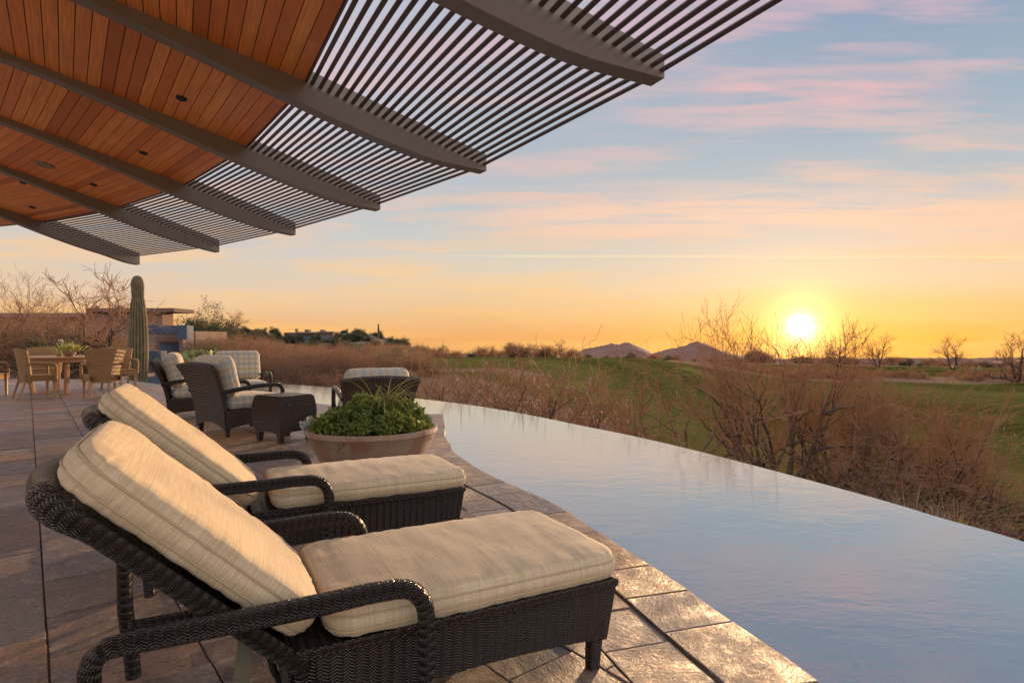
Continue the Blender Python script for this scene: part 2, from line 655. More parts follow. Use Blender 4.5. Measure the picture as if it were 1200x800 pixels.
def slate(name):
    m_, g, p = mat(name)
    r = attr(g)
    ob = coords(g)
    off = g.m('MULTIPLY', r, 53.0)
    rot = g.new('ShaderNodeVectorRotate', rotation_type='Z_AXIS')
    g.put(rot.inputs['Vector'], ob)
    g.put(rot.inputs['Angle'], g.m('MULTIPLY', r, 12.0))
    vo = g.vm('ADD', rot.outputs[0], g.comb(off, g.m('MULTIPLY', off, 1.7), 0.0))
    strk = g.noise(g.scale(vo, (1.0, 3.0, 1.0)), 4.0, 8.0, 0.70, dist=0.25)
    patch = g.noise(vo, 2.6, 6.0, 0.62, dist=0.3)
    fine = g.noise(vo, 60.0, 6.0, 0.72)
    mid = g.noise(vo, 11.0, 6.0, 0.68)
    tone = g.ramp(r, [(0.0, (0.20, 0.18, 0.185, 1)), (0.18, (0.33, 0.19, 0.11, 1)), (0.36, (0.22, 0.20, 0.215, 1)), (0.54, (0.37, 0.20, 0.10, 1)),
                      (0.70, (0.20, 0.14, 0.115, 1)), (0.85, (0.30, 0.26, 0.24, 1)), (1.0, (0.36, 0.22, 0.14, 1))])
    cc = g.mix(g.sm(strk, 0.50, 0.66, 0, 0.45), tone, (0.40, 0.20, 0.095, 1))
    cc = g.mix(g.sm(patch, 0.50, 0.64, 0, 0.5), cc, (0.21, 0.21, 0.235, 1))
    cc = g.mix(g.sm(mid, 0.52, 0.66, 0, 0.75), cc, (0.42, 0.34, 0.27, 1))
    cc = g.mix(g.sm(strk, 0.34, 0.44, 0.75, 0.0), cc, (0.11, 0.08, 0.07, 1))
    cc = g.mix(g.sm(g.m('ADD', g.m('MULTIPLY', fine, 0.6), g.m('MULTIPLY', mid, 0.4)), 0.38, 0.52, 0.8, 0.0), cc, (0.085, 0.06, 0.05, 1))
    cl_ = g.noise(g.scale(vo, (1.0, 2.6, 1.0)), 3.8, 9.0, 0.72, dist=0.2)
    ln = g.m('PINGPONG', g.m('MULTIPLY', cl_, 7.0), 0.5)             # edges of the cleft layers
    cc = g.mix(g.m('MULTIPLY', g.sm(ln, 0.0, 0.075, 0.85, 0.0), g.sm(mid, 0.40, 0.56)), cc, (0.05, 0.038, 0.034, 1))
    g.put(p.inputs['Base Color'], cc)
    g.put(p.inputs['Roughness'], g.sm(g.m('ADD', g.m('MULTIPLY', mid, 0.5), g.m('MULTIPLY', patch, 0.5)), 0.38, 0.62, 0.28, 0.62))
    p.inputs['Specular IOR Level'].default_value = 0.42
    cleft = g.noise(g.scale(vo, (1.0, 2.6, 1.0)), 3.8, 9.0, 0.72, dist=0.2)
    ter = g.m('SNAP', cleft, 0.07)                       # cleft layers break off in steps
    h = g.m('ADD', g.m('ADD', g.m('MULTIPLY', cleft, 0.7), g.m('MULTIPLY', ter, 0.5)), g.m('MULTIPLY', fine, 0.22))
    bump(g, p, h, 0.9, 0.035)
    return m_


M['slate'] = slate('slate_paving')
M['grout'] = plain('dark_grout', (0.16, 0.125, 0.10), 0.9, 0, 0.35, 20)


def water():
    m_, g, p = mat('pool_water')
    ob = coords(g)
    n1 = g.noise(g.scale(ob, (1.0, 1.7, 1.0), (0, 0, R_(-12))), 3.2, 3.0, 0.5, dist=0.4)
    n2 = g.noise(g.scale(ob, (1.0, 2.4, 1.0), (0, 0, R_(8))), 11.0, 3.0, 0.55)
    h = g.m('ADD', g.m('MULTIPLY', n1, 0.75), g.m('MULTIPLY', n2, 0.25))
    g.put(p.inputs['Base Color'], (0.14, 0.185, 0.22, 1))
    p.inputs['Roughness'].default_value = 0.3
    p.inputs['Specular IOR Level'].default_value = 0.0
    bn = g.new('ShaderNodeBump')
    bn.inputs['Strength'].default_value = 0.10
    bn.inputs['Distance'].default_value = 0.03
    g.put(bn.inputs['Height'], h)
    gl = g.new('ShaderNodeBsdfGlossy')
    gl.inputs['Roughness'].default_value = 0.025
    gl.inputs['Color'].default_value = (0.94, 0.985, 1.0, 1)
    g.l.new(bn.outputs[0], gl.inputs['Normal'])
    lw_ = g.new('ShaderNodeLayerWeight')
    lw_.inputs['Blend'].default_value = 0.5
    g.l.new(bn.outputs[0], lw_.inputs['Normal'])
    fac = g.m('MULTIPLY', g.m('POWER', lw_.outputs['Facing'], 1.7), 0.97)
    ms = g.new('ShaderNodeMixShader')
    g.put(ms.inputs[0], fac)
    g.l.new(p.outputs[0], ms.inputs[1])
    g.l.new(gl.outputs[0], ms.inputs[2])
    out = next(x for x in g.n if x.type == 'OUTPUT_MATERIAL')
    g.l.new(ms.outputs[0], out.inputs[0])
    return m_


M['water'] = water()


def terrain_mat():
    m_, g, p = mat('desert_ground')
    ob = coords(g)
    gr = g.new('ShaderNodeAttribute', attribute_name='green').outputs['Fac']
    n = g.noise(ob, 0.35, 6.0, 0.6)
    n2 = g.noise(ob, 0.045, 5.0, 0.6)
    n3 = g.noise(ob, 5.0, 5.0, 0.7)
    soil = g.mix(n, (0.16, 0.10, 0.065, 1), (0.27, 0.18, 0.12, 1))
    soil = g.mix(g.sm(n3, 0.45, 0.7, 0, 0.6), soil, (0.11, 0.085, 0.05, 1))
    grass = g.mix(g.sm(n2, 0.35, 0.65), (0.046, 0.050, 0.013, 1), (0.100, 0.096, 0.029, 1))
    grass = g.mix(g.sm(n3, 0.4, 0.75, 0, 0.35), grass, (0.09, 0.085, 0.022, 1))
    grass = g.mix(g.sm(n, 0.55, 0.8, 0, 0.35), grass, (0.13, 0.11, 0.035, 1))
    gx, gy, _z = g.sep(ob)
    band = g.m('PINGPONG', g.m('ADD', g.m('MULTIPLY', gx, 0.10), g.m('MULTIPLY', gy, 0.055)), 0.5)
    grass = g.mix(g.sm(band, 0.22, 0.28, 0, 0.22), grass, (0.12, 0.125, 0.035, 1))
    sun_streak = g.noise(g.scale(ob, (0.02, 0.12, 1)), 1.0, 3.0)
    grass = g.mix(g.sm(sun_streak, 0.56, 0.66, 0, 0.55), grass, (0.20, 0.17, 0.05, 1))  # pale yellow streaks of sunlight painted into the grass colour
    f = g.sm(g.m('ADD', gr, g.m('MULTIPLY', g.m('SUBTRACT', n, 0.5), 0.5)), 0.4, 0.6)
    g.put(p.inputs['Base Color'], g.mix(f, soil, grass))
    p.inputs['Roughness'].default_value = 0.95
    p.inputs['Specular IOR Level'].default_value = 0.0
    bump(g, p, g.m('ADD', g.noise(ob, 2.0, 5.0), g.m('MULTIPLY', n3, 0.5)), 0.6, 0.25)
    return m_


M['terrain'] = terrain_mat()


def twigs(name, c0, c1, tr=0.0, tc_=None):
    m_, g, p = mat(name)
    r = attr(g)
    n = g.noise(coords(g), 4.0, 4.0)
    oi = g.new('ShaderNodeObjectInfo').outputs['Random']
    f = g.m('ADD', g.m('MULTIPLY', r, 0.6), g.m('MULTIPLY', n, 0.4))
    cc = g.mix(f, c0, c1)
    cc = g.mix(g.m('MULTIPLY', oi, 0.6), cc, (c0[0] * 0.55, c0[1] * 0.55, c0[2] * 0.75))
    g.put(p.inputs['Base Color'], cc)
    p.inputs['Roughness'].default_value = 0.65
    if tr:
        tl = g.new('ShaderNodeBsdfTranslucent')
        g.put(tl.inputs[0], tc_ or cc)
        ms = g.new('ShaderNodeMixShader')
        ms.inputs[0].default_value = tr
        out = next(x for x in g.n if x.type == 'OUTPUT_MATERIAL')
        g.l.new(p.outputs[0], ms.inputs[1])
        g.l.new(tl.outputs[0], ms.inputs[2])
        g.l.new(ms.outputs[0], out.inputs[0])
    return m_


M['bark'] = twigs('mesquite_bark', (0.055, 0.034, 0.022), (0.14, 0.082, 0.05))
M['twig'] = twigs('dry_twigs', (0.15, 0.088, 0.052), (0.34, 0.20, 0.115), 0.30, (0.85, 0.46, 0.14, 1))
M['orange_twig'] = twigs('russet_dry_twigs', (0.26, 0.13, 0.06), (0.46, 0.25, 0.11))
M['russet_leaf'] = twigs('russet_dry_leaves', (0.30, 0.13, 0.05), (0.50, 0.26, 0.10), 0.4)
M['olive_leaf'] = twigs('olive_leaves', (0.07, 0.085, 0.03), (0.16, 0.16, 0.055), 0.3)
M['dark_leaf'] = twigs('dark_evergreen_leaves', (0.035, 0.05, 0.02), (0.08, 0.095, 0.035), 0.25)
M['straw'] = twigs('straw_grass', (0.38, 0.27, 0.16), (0.58, 0.44, 0.27), 0.3)
M['green_leaf'] = twigs('succulent_leaves', (0.03, 0.095, 0.03), (0.40, 0.42, 0.08), 0.3)
M['blade'] = twigs('green_blades', (0.24, 0.28, 0.06), (0.48, 0.46, 0.14), 0.35)
M['white_petal'] = twigs('pale_petals', (0.55, 0.58, 0.50), (0.75, 0.76, 0.70), 0.3)
M['cactus_pad'] = plain('prickly_pear_pads', (0.20, 0.22, 0.07), 0.6, 0, 0.35, 5)


def ceramic():
    m_, g, p = mat('weathered_clay')
    ob = coords(g)
    st = g.noise(g.scale(ob, (9, 9, 0.9)), 2.0, 5.0, 0.6)
    blot = g.noise(ob, 4.2, 4.0, 0.55)
    cc = g.mix(st, (0.25, 0.17, 0.12, 1), (0.36, 0.26, 0.185, 1))
    cc = g.mix(g.sm(blot, 0.52, 0.62, 0, 0.75), cc, (0.26, 0.13, 0.07, 1))
    g.put(p.inputs['Base Color'], cc)
    p.inputs['Roughness'].default_value = 0.75
    bump(g, p, st, 0.3, 0.01)
    return m_


M['clay'] = ceramic()
M['soil'] = plain('potting_soil', (0.04, 0.028, 0.02), 0.95, 0, 0.4, 30)
M['olive_strap'] = plain('olive_webbing', (0.13, 0.12, 0.075), 0.85)
M['pool_wall'] = plain('pool_wall_plaster', (0.20, 0.17, 0.14), 0.8, 0, 0.25, 3, 0.2)
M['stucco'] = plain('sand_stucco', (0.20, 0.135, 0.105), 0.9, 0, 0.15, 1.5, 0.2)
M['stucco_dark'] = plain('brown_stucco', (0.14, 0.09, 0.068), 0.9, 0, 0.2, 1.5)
M['blue_metal'] = plain('slate_blue_metal', (0.05, 0.075, 0.12), 0.75, 0, 0.1, 2)
M['door_glass'] = plain('blue_grey_glazing', (0.10, 0.14, 0.19), 0.12, 0, 0.15, 2)
M['mountain'] = plain('mountain_rock', (0.16, 0.085, 0.06), 0.95, 0, 0.4, 0.004)
M['rock'] = plain('hill_scree', (0.10, 0.09, 0.085), 0.95, 0, 0.45, 0.25)


def saguaro_mat():
    m_, g, p = mat('saguaro_skin')
    r = attr(g)
    n = g.noise(coords(g), 6.0, 4.0)
    z = g.sep(coords(g))[2]
    cc = g.mix(g.m('ADD', g.m('MULTIPLY', r, 0.8), g.m('MULTIPLY', g.m('SUBTRACT', n, 0.5), 0.4)), (0.032, 0.026, 0.013, 1), (0.17, 0.13, 0.055, 1))
    cc = g.mix(g.sm(n, 0.5, 0.8, 0, 0.5), cc, (0.24, 0.17, 0.10, 1))
    g.put(p.inputs['Base Color'], cc)
    p.inputs['Roughness'].default_value = 0.75
    return m_


M['saguaro'] = saguaro_mat()

# ------------------------------------------------------------------ terrain
CX, CY = -16.74, -3.99            # the house's curves share this centre
RT = 19.55                        # radius of the eave
OUT = [(2.75, -3.0), (3.0, -0.5), (3.08, 1.5), (3.06, 2.6), (2.98, 3.48), (2.84, 3.92), (2.63, 4.61), (2.02, 6.15), (1.46, 7.29), (1.04, 7.98), (0.0, 9.7), (-0.93, 10.88),
       (-2.23, 12.2), (-4.27, 14.4), (-5.97, 15.7), (-9.0, 17.9), (-11.9, 19.7)]
INN = [(0.95, -3.0), (1.13, -1.0), (1.16, 0.5), (1.10, 1.4), (1.025, 2.01), (0.938, 2.287), (0.852, 2.57), (0.756, 2.875), (0.594, 3.33), (0.432, 3.78), (0.243, 4.26),
       (-0.18, 5.02), (-0.44, 5.63), (-0.575, 6.0), (-0.61, 6.12), (-0.63, 6.25), (-0.68, 6.55), (-0.80, 7.1), (-0.87, 7.8), (-0.97, 8.5), (-1.06, 9.25)]
FAR = [(-1.06, 9.25), (-1.6, 9.45), (-3.2, 10.45), (-4.6, 11.5), (-6.6, 13.1), (-8.8, 15.0), (-10.3, 16.3), (-11.2, 17.2)]


def interp(tab, x):
    if x <= tab[0][0]:
        return tab[0][1]
    for (a, b), (c, d) in zip(tab, tab[1:]):
        if x <= c:
            return b + (d - b) * (x - a) / (c - a)
    return tab[-1][1]


HILL = [(150, 5.5), (240, 4.0), (318, 3.6), (333, 0.2), (392, 0.2), (402, 2.8), (427, 2.8), (446, 1.4), (480, -2.5), (515, -6.0), (560, -9.0)]


def ground(x, y):
    rc_ = math.hypot(x - CX, y - CY)
    th = math.degrees(math.atan2(y - CY, x - CX))
    d = rc_ - 21.9
    dist = math.hypot(x, y)
    h = -1.55 + (-3.2 + 1.55) * sstep(-0.5, 15.0, d)
    h += 0.18 * noise.noise(Vector((x * 0.12, y * 0.12, 0))) * sstep(2, 10, d)
    L = sstep(52, 66, th) * (1.0)
    h = h + (-0.45 - h) * L * sstep(120, 45, dist)
    h += (0.25) * sstep(70, 74, th) * sstep(60, 40, dist) if th < 130 else 0
    if dist > 85:
        w = sstep(85, 150, dist)
        cone = EYE - 0.0386 * dist + 0.6 * noise.noise(Vector((x * 0.01, y * 0.01, 3)))
        h = h + (cone - h) * w
    if y > 60:
        q = 600 + 700 * x / y
        A = interp(HILL, q)
        gg = math.exp(-((y - 235) / 62.0) ** 2)
        if q < 560:
            h = h + (A + 0.8 * noise.noise(Vector((x * 0.08, y * 0.05, 7))) - h) * gg * sstep(565, 520, q)
    if d < -0.6:
        h = min(h, -0.9) if th < 66 else min(h, -0.12)
    return h


def greenness(x, y):
    if y < 8:
        return 0.0
    q = 600 + 700 * x / y
    w = 5 * noise.noise(Vector((x * 0.05, y * 0.05, 1)))
    a = max(sstep(24, 29, y + w), 0.8 * sstep(690, 760, q) * sstep(9.5, 12, y)) * sstep(104, 92, y + w)
    a *= sstep(430, 500, q)
    if q > 780:
        a *= 1 - 0.95 * sstep(58, 61, y + w * 0.6) * sstep(72, 68, y + w * 0.6)
    b = sstep(26, 30, y + w) * sstep(54, 48, y + w * .4) * sstep(760, 600, q)
    a *= 1 - 0.6 * b * sstep(34, 31, y + w)
    fw2 = sstep(112, 118, y + w) * sstep(150, 138, y + w) * sstep(860, 960, q)
    return max(a, fw2)


tm = MB()
NA, NR = 330, 210
rads = [0.0] + [3.0 * (9000 / 3.0) ** (i / (NR - 1)) for i in range(NR)]
a0, a1 = R_(-75), R_(75)
gv = []
for ri, r_ in enumerate(rads):
    for k in range(NA + 1):
        a = a0 + (a1 - a0) * k / NA
        x, y = r_ * math.sin(a), r_ * math.cos(a) - 6.0
        tm.v.append(Vector((x, y, ground(x, y))))
        gv.append(greenness(x, y))
for i in range(len(rads) - 1):
    for k in range(NA):
        b = i * (NA + 1) + k
        tm.face((b, b + NA + 1, b + NA + 2, b + 1), ((0, 0),) * 4)
terrain = struct(tm.build('terrain', M['terrain'], smooth=True))
ga = terrain.data.attributes.new('green', 'FLOAT', 'POINT')
ga.data.foreach_set('value', gv)


def at_px(px, py, z):
    """ground-type point: where the sight line of the photograph meets height z"""
    Y = (EYE - z) * FPX / (py - 397.0)
    return at(px, Y, z)


# ------------------------------------------------------------------ pool and deck
outer = crom([(x, y, 0) for x, y in OUT], 8)
inner = resample(crom([(x, y, 0) for x, y in INN], 10), 0.06)
farp = resample(crom([(x, y, 0) for x, y in FAR], 10), 0.08)


def offset(path, d):
    out = []
    for i, p in enumerate(path):
        a = path[max(i - 1, 0)]
        b = path[min(i + 1, len(path) - 1)]
        t_ = (b - a).normalized()
        out.append(p + Vector((-t_.y, t_.x, 0)) * d)
    return out


WZ = -0.03
wb = MB()
under_in = offset(inner, 0.10)[:-2] + offset(farp, 0.10)[3:]
ring = [Vector((p.x, p.y, WZ)) for p in outer] + [Vector((p.x, p.y, WZ)) for p in reversed(under_in)]
wb.poly(ring, None)
w_ob = struct(wb.build('pool_water', M['water']))

# the outer weir wall the water slides over, and the basin wall under the coping
pw = MB()
for a, b in zip(outer, outer[1:]):
    n_ = Vector(((b - a).y, -(b - a).x, 0)).normalized()
    n2 = n_
    i0, i1 = a - n_ * 0.16, b - n_ * 0.16
    o0, o1 = a + n2 * 0.012, b + n2 * 0.012
    zt = WZ - 0.012
    pw.hexa([i0 + Vector((0, 0, -2.6)), o0 + Vector((0, 0, -2.6)), o1 + Vector((0, 0, -2.6)), i1 + Vector((0, 0, -2.6)),
             i0 + Vector((0, 0, zt)), o0 + Vector((0, 0, zt)), o1 + Vector((0, 0, zt)), i1 + Vector((0, 0, zt))])
struct(pw.build('pool_wall', M['pool_wall']))
end_a, end_b = farp[-1], outer[-1]
ew = MB()
ew.bar(Vector((end_a.x - .25, end_a.y - .3, -0.14)), Vector((end_b.x - 0.1, end_b.y + 0.1, -0.14)), 0.3, 0.3)
struct(ew.build('pool_end_wall', M['slate']))

# deck sub-base (joint colour), just under the paving
PAV = 0.0
rng = random.Random(4)


def nearest(path, p):
    best, bi = 1e9, 0
    for i, q in enumerate(path):
        d = (q.x - p.x) ** 2 + (q.y - p.y) ** 2
        if d < best:
            best, bi = d, i
    return bi, math.sqrt(best)


def side(path, p):
    """signed distance from path, positive on the deck side"""
    i, d = nearest(path, p)
    a, b = path[max(i - 1, 0)], path[min(i + 1, len(path) - 1)]
    t_ = (b - a).normalized()
    n_ = Vector((-t_.y, t_.x, 0))
    return (p - path[i]).dot(n_), i, n_


def stones(mb, path, d0, d1, lens, gap, z, zb, rr):
    """one row of paving stones following the curve"""
    arc = [0.0]
    for a, b in zip(path, path[1:]):
        arc.append(arc[-1] + (b - a).length)
    A, B = offset(path, d0), offset(path, d1)

    def P(off, s):
        for i in range(len(arc) - 1):
            if arc[i + 1] >= s:
                t_ = (s - arc[i]) / max(arc[i + 1] - arc[i], 1e-9)
                return off[i] + (off[i + 1] - off[i]) * t_
        return off[-1]
    s = 0.0
    while s < arc[-1] - 0.1:
        L = rr.choice(lens)
        e = min(s + L, arc[-1])
        k = max(2, int((e - s) / 0.12))
        ss = [s + gap / 2 + (e - s - gap) * i / k for i in range(k + 1)]
        jit = rr.uniform(-0.006, 0.006)
        pts = [P(A, q) for q in ss]
        pts = [p + Vector((noise.noise(p * 9) * 0.008, noise.noise(p * 9 + Vector((5, 0, 0))) * 0.008, 0)) for p in pts]
        pts2 = [P(B, q) for q in reversed(ss)]
        mb.prism([(p.x, p.y) for p in pts + pts2], zb, z + rr.uniform(0, 0.003), 0, rr.random())
        s = e


cp = MB()
stones(cp, inner, 0.0, 0.315, [0.30, 0.32, 0.45, 0.55, 0.6], 0.007, 0.004, -0.07, rng)
coping = struct(cp.build('pool_coping', M['slate'], bevel=0.004))
cp = MB()
stones(cp, farp[4:], 0.0, 0.32, [0.5, 0.6, 0.7], 0.008, 0.0, -0.07, rng)
struct(cp.build('pool_coping', M['slate'], bevel=0.004))

dk = MB()
stones(dk, inner[:-46], 0.335, 0.60, [0.3, 0.45, 0.6], 0.008, 0.0, -0.04, rng)
ax1 = Vector((-0.63, 0.777, 0)).normalized()
ax2 = Vector((0.777, 0.63, 0)).normalized()
org = Vector((-3.14, 3.965, 0))


def clip(poly, p0, n_):
    out = []
    for i, a in enumerate(poly):
        b = poly[(i + 1) % len(poly)]
        da, db = (a - p0).dot(n_), (b - p0).dot(n_)
        if da >= 0:
            out.append(a)
        if (da > 0) != (db > 0) and abs(da - db) > 1e-9:
            out.append(a + (b - a) * (da / (da - db)))
    return out


LEFT = [(-10.6, 16.6), (-14.0, 17.5), (-19.0, 16.0), (-22, 8), (-22, -8), (3.0, -8)]
rows = [(0.0, 0.45)]
while rows[-1][0] < 20:
    rows.append((sum(rows[-1]), rng.choice([0.30, 0.45, 0.45, 0.60])))
while rows[0][0] > -24:
    w0 = rng.choice([0.30, 0.45, 0.45, 0.60])
    rows.insert(0, (rows[0][0] - w0, w0))
for c0, rw in rows:
    s = -16.0 + rng.random()
    while s < 22:
        L = rng.choice([0.3, 0.4, 0.45, 0.6, 0.6, 0.75])
        g = 0.0035
        pts = [org + ax2 * (c0 + g) + ax1 * (s + g), org + ax2 * (c0 + rw - g) + ax1 * (s + g), org + ax2 * (c0 + rw - g) + ax1 * (s + L - g), org + ax2 * (c0 + g) + ax1 * (s + L - g)]
        s += L
        cen = (pts[0] + pts[2]) / 2
        if cen.y < -3.5 or cen.x < -20 or cen.y > 18 or cen.x > 3:
            continue
        ok = not (cen.y > 8.9 and cen.x > -1.40)
        for path, off in ((inner, 0.60), (farp, 0.32)):
            if path is inner and cen.y > 9.2:
                continue
            if path is farp and cen.y < 6:
                continue
            d_, i_, n_ = side(path, cen)
            if path is inner and i_ > len(path) - 47:
                off = 0.32
            if d_ < off - 0.9:
                ok = False
                break
            if d_ < off + 0.9:
                pts = clip(pts, path[i_] + n_ * (off + 0.008), n_)
                if len(pts) < 3:
                    ok = False
                    break
        if cen.x < -10.2 and cen.y > 16.0 + (cen.x + 10.2) * -0.0:
            ok = False
        if not ok:
            continue
        if (pts[1] - pts[0]).cross(pts[2] - pts[1]).z < 0:
            pts.reverse()
        rr_ = rng.random()
        dk.prism([(p.x, p.y) for p in pts], -0.04, PAV + rng.uniform(-0.003, 0.003), 0, rr_, None, (rng.uniform(-.006, .006), rng.uniform(-.006, .006)))
deck = struct(dk.build('stone_deck', M['slate'], bevel=0.003))
bs = MB()
poly = [Vector((p.x, p.y, 0)) for p in offset(inner, 0.05)[:-2]] + [Vector((p.x, p.y, 0)) for p in offset(farp, 0.05)[3:]] + [Vector((x, y, 0)) for x, y in LEFT]
b0 = len(bs.v)
bs.poly([Vector((p.x, p.y, -0.010)) for p in poly])
for a, b in zip(poly, poly[1:] + poly[:1]):
    bs.poly([Vector((a.x, a.y, -1.3)), Vector((b.x, b.y, -1.3)), Vector((b.x, b.y, -0.010)), Vector((a.x, a.y, -0.010))][::-1])
struct(bs.build('deck_base', M['grout']))

# ------------------------------------------------------------------ roof with trellis
TH = [9.4, 17.3, 25.18, 33.09, 40.6, 48.7, 57.1, 66.2, 75.0]
U_B = -1.93
U_IN = -7.0


def z_wood(u):
    return EYE + 2.37 + 0.2 * (U_B - u)


def z_louv(u):
    return EYE + 2.37 - 0.243 * (u - U_B)


def z_bot(u):
    if u > -4.2:
        return EYE + 1.80 - 0.043 * u + 0.094 * u * u + 0.012 * u ** 3
    return z_wood(u) - 0.075


def rp(thd, u, z, side_off=0.0):
    a = R_(thd)
    r = RT + u
    return Vector((CX + r * math.cos(a) - side_off * math.sin(a), CY + r * math.sin(a) + side_off * math.cos(a), z))


roof = thing('trellis_roof', 'cedar lined roof overhang with steel beams and open slatted edge above the deck', 'roof', (CX, CY, 0))
off0 = Vector((-CX, -CY, 0))


def rel(mb):
    mb.v = [v + off0 for v in mb.v]
    return mb


BW = 0.075
UE = {0: 0.42, 1: 0.24, 2: 0.07, 4: -0.11, 5: -0.12, 6: -0.05, 7: 0.0}
for bi, thd in enumerate(TH):
    mb = MB()
    ue = {0: 0.42, 1: 0.24, 2: 0.07, 4: -0.11, 5: -0.12, 6: -0.05, 7: 0.10}.get(bi, 0.0)
    us = [U_IN + (ue - U_IN) * i / 60 for i in range(61)]
    ring = []
    for u in us:
        zt = (z_louv(u) + 0.12) if u > U_B else (z_wood(u) + 0.10)
        zb_ = z_bot(u)
        if bi in (7,) and u > -0.4:
            pass
        zb_ += {5: 0.02, 6: -0.02, 7: -0.07}.get(bi, 0.04) * sstep(-0.8, 0.0, u)
        ring.append([rp(thd, u, zb_, -2 * BW), rp(thd, u, zb_, 0), rp(thd, u, zt, 0), rp(thd, u, zt, -2 * BW)])
    b = len(mb.v)
    for q in ring:
        mb.v += q
    for i in range(len(ring) - 1):
        for k in range(4):
            k2 = (k + 1) % 4
            mb.face((b + i * 4 + k, b + (i + 1) * 4 + k, b + (i + 1) * 4 + k2, b + i * 4 + k2))
    mb.face((b, b + 1, b + 2, b + 3))
    e = b + (len(ring) - 1) * 4
    mb.face((e + 3, e + 2, e + 1, e))
    if bi == 8:
        continue
    rel(mb).build('beam', M['beam'], roof, bevel=0.004)

for bi in range(len(TH) - 1):
    ta, tb = TH[bi], TH[bi + 1]
    # boards, each a slim closed slab
    mb = MB()
    u = U_B
    bw = 0.115
    r2 = random.Random(bi * 7 + 1)
    while u > U_IN:
        u2 = u - bw
        gp = 0.004
        v_ = r2.random()
        A0, A1 = rp(ta, u - gp, z_wood(u - gp), 0), rp(tb, u - gp, z_wood(u - gp), 0)
        B0, B1 = rp(ta, u2 + gp, z_wood(u2 + gp), 0), rp(tb, u2 + gp, z_wood(u2 + gp), 0)
        d0 = (A1 - A0).normalized()
        up = Vector((0, 0, 0.02))
        L = (A1 - A0).length
        segs = [0.0, 1.0]
        if r2.random() < 0.22:
            segs = [0.0, r2.uniform(0.25, 0.75), 1.0]
        for s0, s1 in zip(segs, segs[1:]):
            v_ = r2.random()
            e0, e1 = s0 + (0.0008 if s0 else 0), s1 - (0.0008 if s1 < 1 else 0)
            a0_, a1_ = A0.lerp(A1, e0), A0.lerp(A1, e1)
            c0_, c1_ = B0.lerp(B1, e0), B0.lerp(B1, e1)
            mb.hexa([c0_, c1_, a1_, a0_, c0_ + up, c1_ + up, a1_ + up, a0_ + up], 0, v_, ((e0 * L, 0), (e0 * L, bw), (e1 * L, bw), (e1 * L, 0)))
            # uv of the visible under-face: along the board in u
            mb.uv[-6] = ((e0 * L, 0), (e1 * L, 0), (e1 * L, bw), (e0 * L, bw))
        u = u2
    rel(mb).build('ceiling_panel', M['cedar'], roof)
    # deck above the boards
    mb = MB()
    n_ = 10
    for i in range(n_):
        ua, ub = U_B + (U_IN - U_B) * i / n_, U_B + (U_IN - U_B) * (i + 1) / n_
        e = 0.0
        q = [rp(ta, ub, z_wood(ub) + 0.022), rp(tb, ub, z_wood(ub) + 0.022), rp(tb, ua, z_wood(ua) + 0.022), rp(ta, ua, z_wood(ua) + 0.022)]
        mb.hexa(q + [p + Vector((0, 0, 0.06)) for p in q])
    rel(mb).build('roof_panel', M['roofing'], roof)
    # trellis slats between two beams
    if bi < 7:
        mb = MB()
        for k in range(25):
            ua = UE.get(bi, 0.0) - 0.03
            ub = UE.get(bi + 1, 0.0) - 0.03
            ua = ua + (U_B + 0.06 - ua) * k / 24
            ub = ub + (U_B + 0.06 - ub) * k / 24
            p0, p1 = rp(ta, ua, z_louv(ua)), rp(tb, ub, z_louv(ub))
            d0 = (p1 - p0).normalized()
            p0 = p0 + d0 * 0.001
            p1 = p1 - d0 * (2 * BW + 0.001)
            am = R_((ta + tb) / 2)
            mb.bar(p0, p1, 0.036, 0.012, (0.243 * math.cos(am), 0.243 * math.sin(am), 1))
        rel(mb).build('slat_panel', M['louver'], roof)
    # edge fascia where boards stop
    mb = MB()
    p0, p1 = rp(ta, U_B + 0.010, z_wood(U_B) + 0.035), rp(tb, U_B + 0.010, z_wood(U_B) + 0.035)
    mb.bar(p0, p1, 0.016, 0.10)
    rel(mb).build('edge_trim', M['louver'], roof)


def ceil_hit(px, py):
    d = Vector(((px - 600) / FPX, 1.0, (397.0 - py) / FPX))
    t_ = 1.0
    for _ in range(4000):
        p = Vector((0, 0, EYE)) + d * t_
        u = math.hypot(p.x - CX, p.y - CY) - RT
        if p.z >= z_wood(u):
            return p
        t_ += 0.005
    return p


for (px, py, rad) in ((213, 114, .052), (168, 178, .052), (110, 215.5, .052), (38, 242, .052), (53, 192.5, .12), (27, 213, .045)):
    p = ceil_hit(px, py)
    mb = MB()
    mb.lathe([(0.0, -0.022), (rad * .72, -0.022), (rad * 0.80, -0.030), (rad, -0.026), (rad + 0.004, 0.0), (rad * .5, 0.012), (0, 0.012)], 28)
    # tilt to the slope of the ceiling
    a = math.atan2(p.y - CY, p.x - CX)
    q = Matrix.Rotation(a, 4, 'Z') @ Matrix.Rotation(math.atan(0.2), 4, 'Y')
    mb.v = [(q @ v) + p + off0 for v in mb.v]
    o = mb.build('ceiling_speaker' if rad > .1 else 'downlight', M['lamp_glass'] if rad > .1 else M['black'], roof, smooth=True, auto=30)


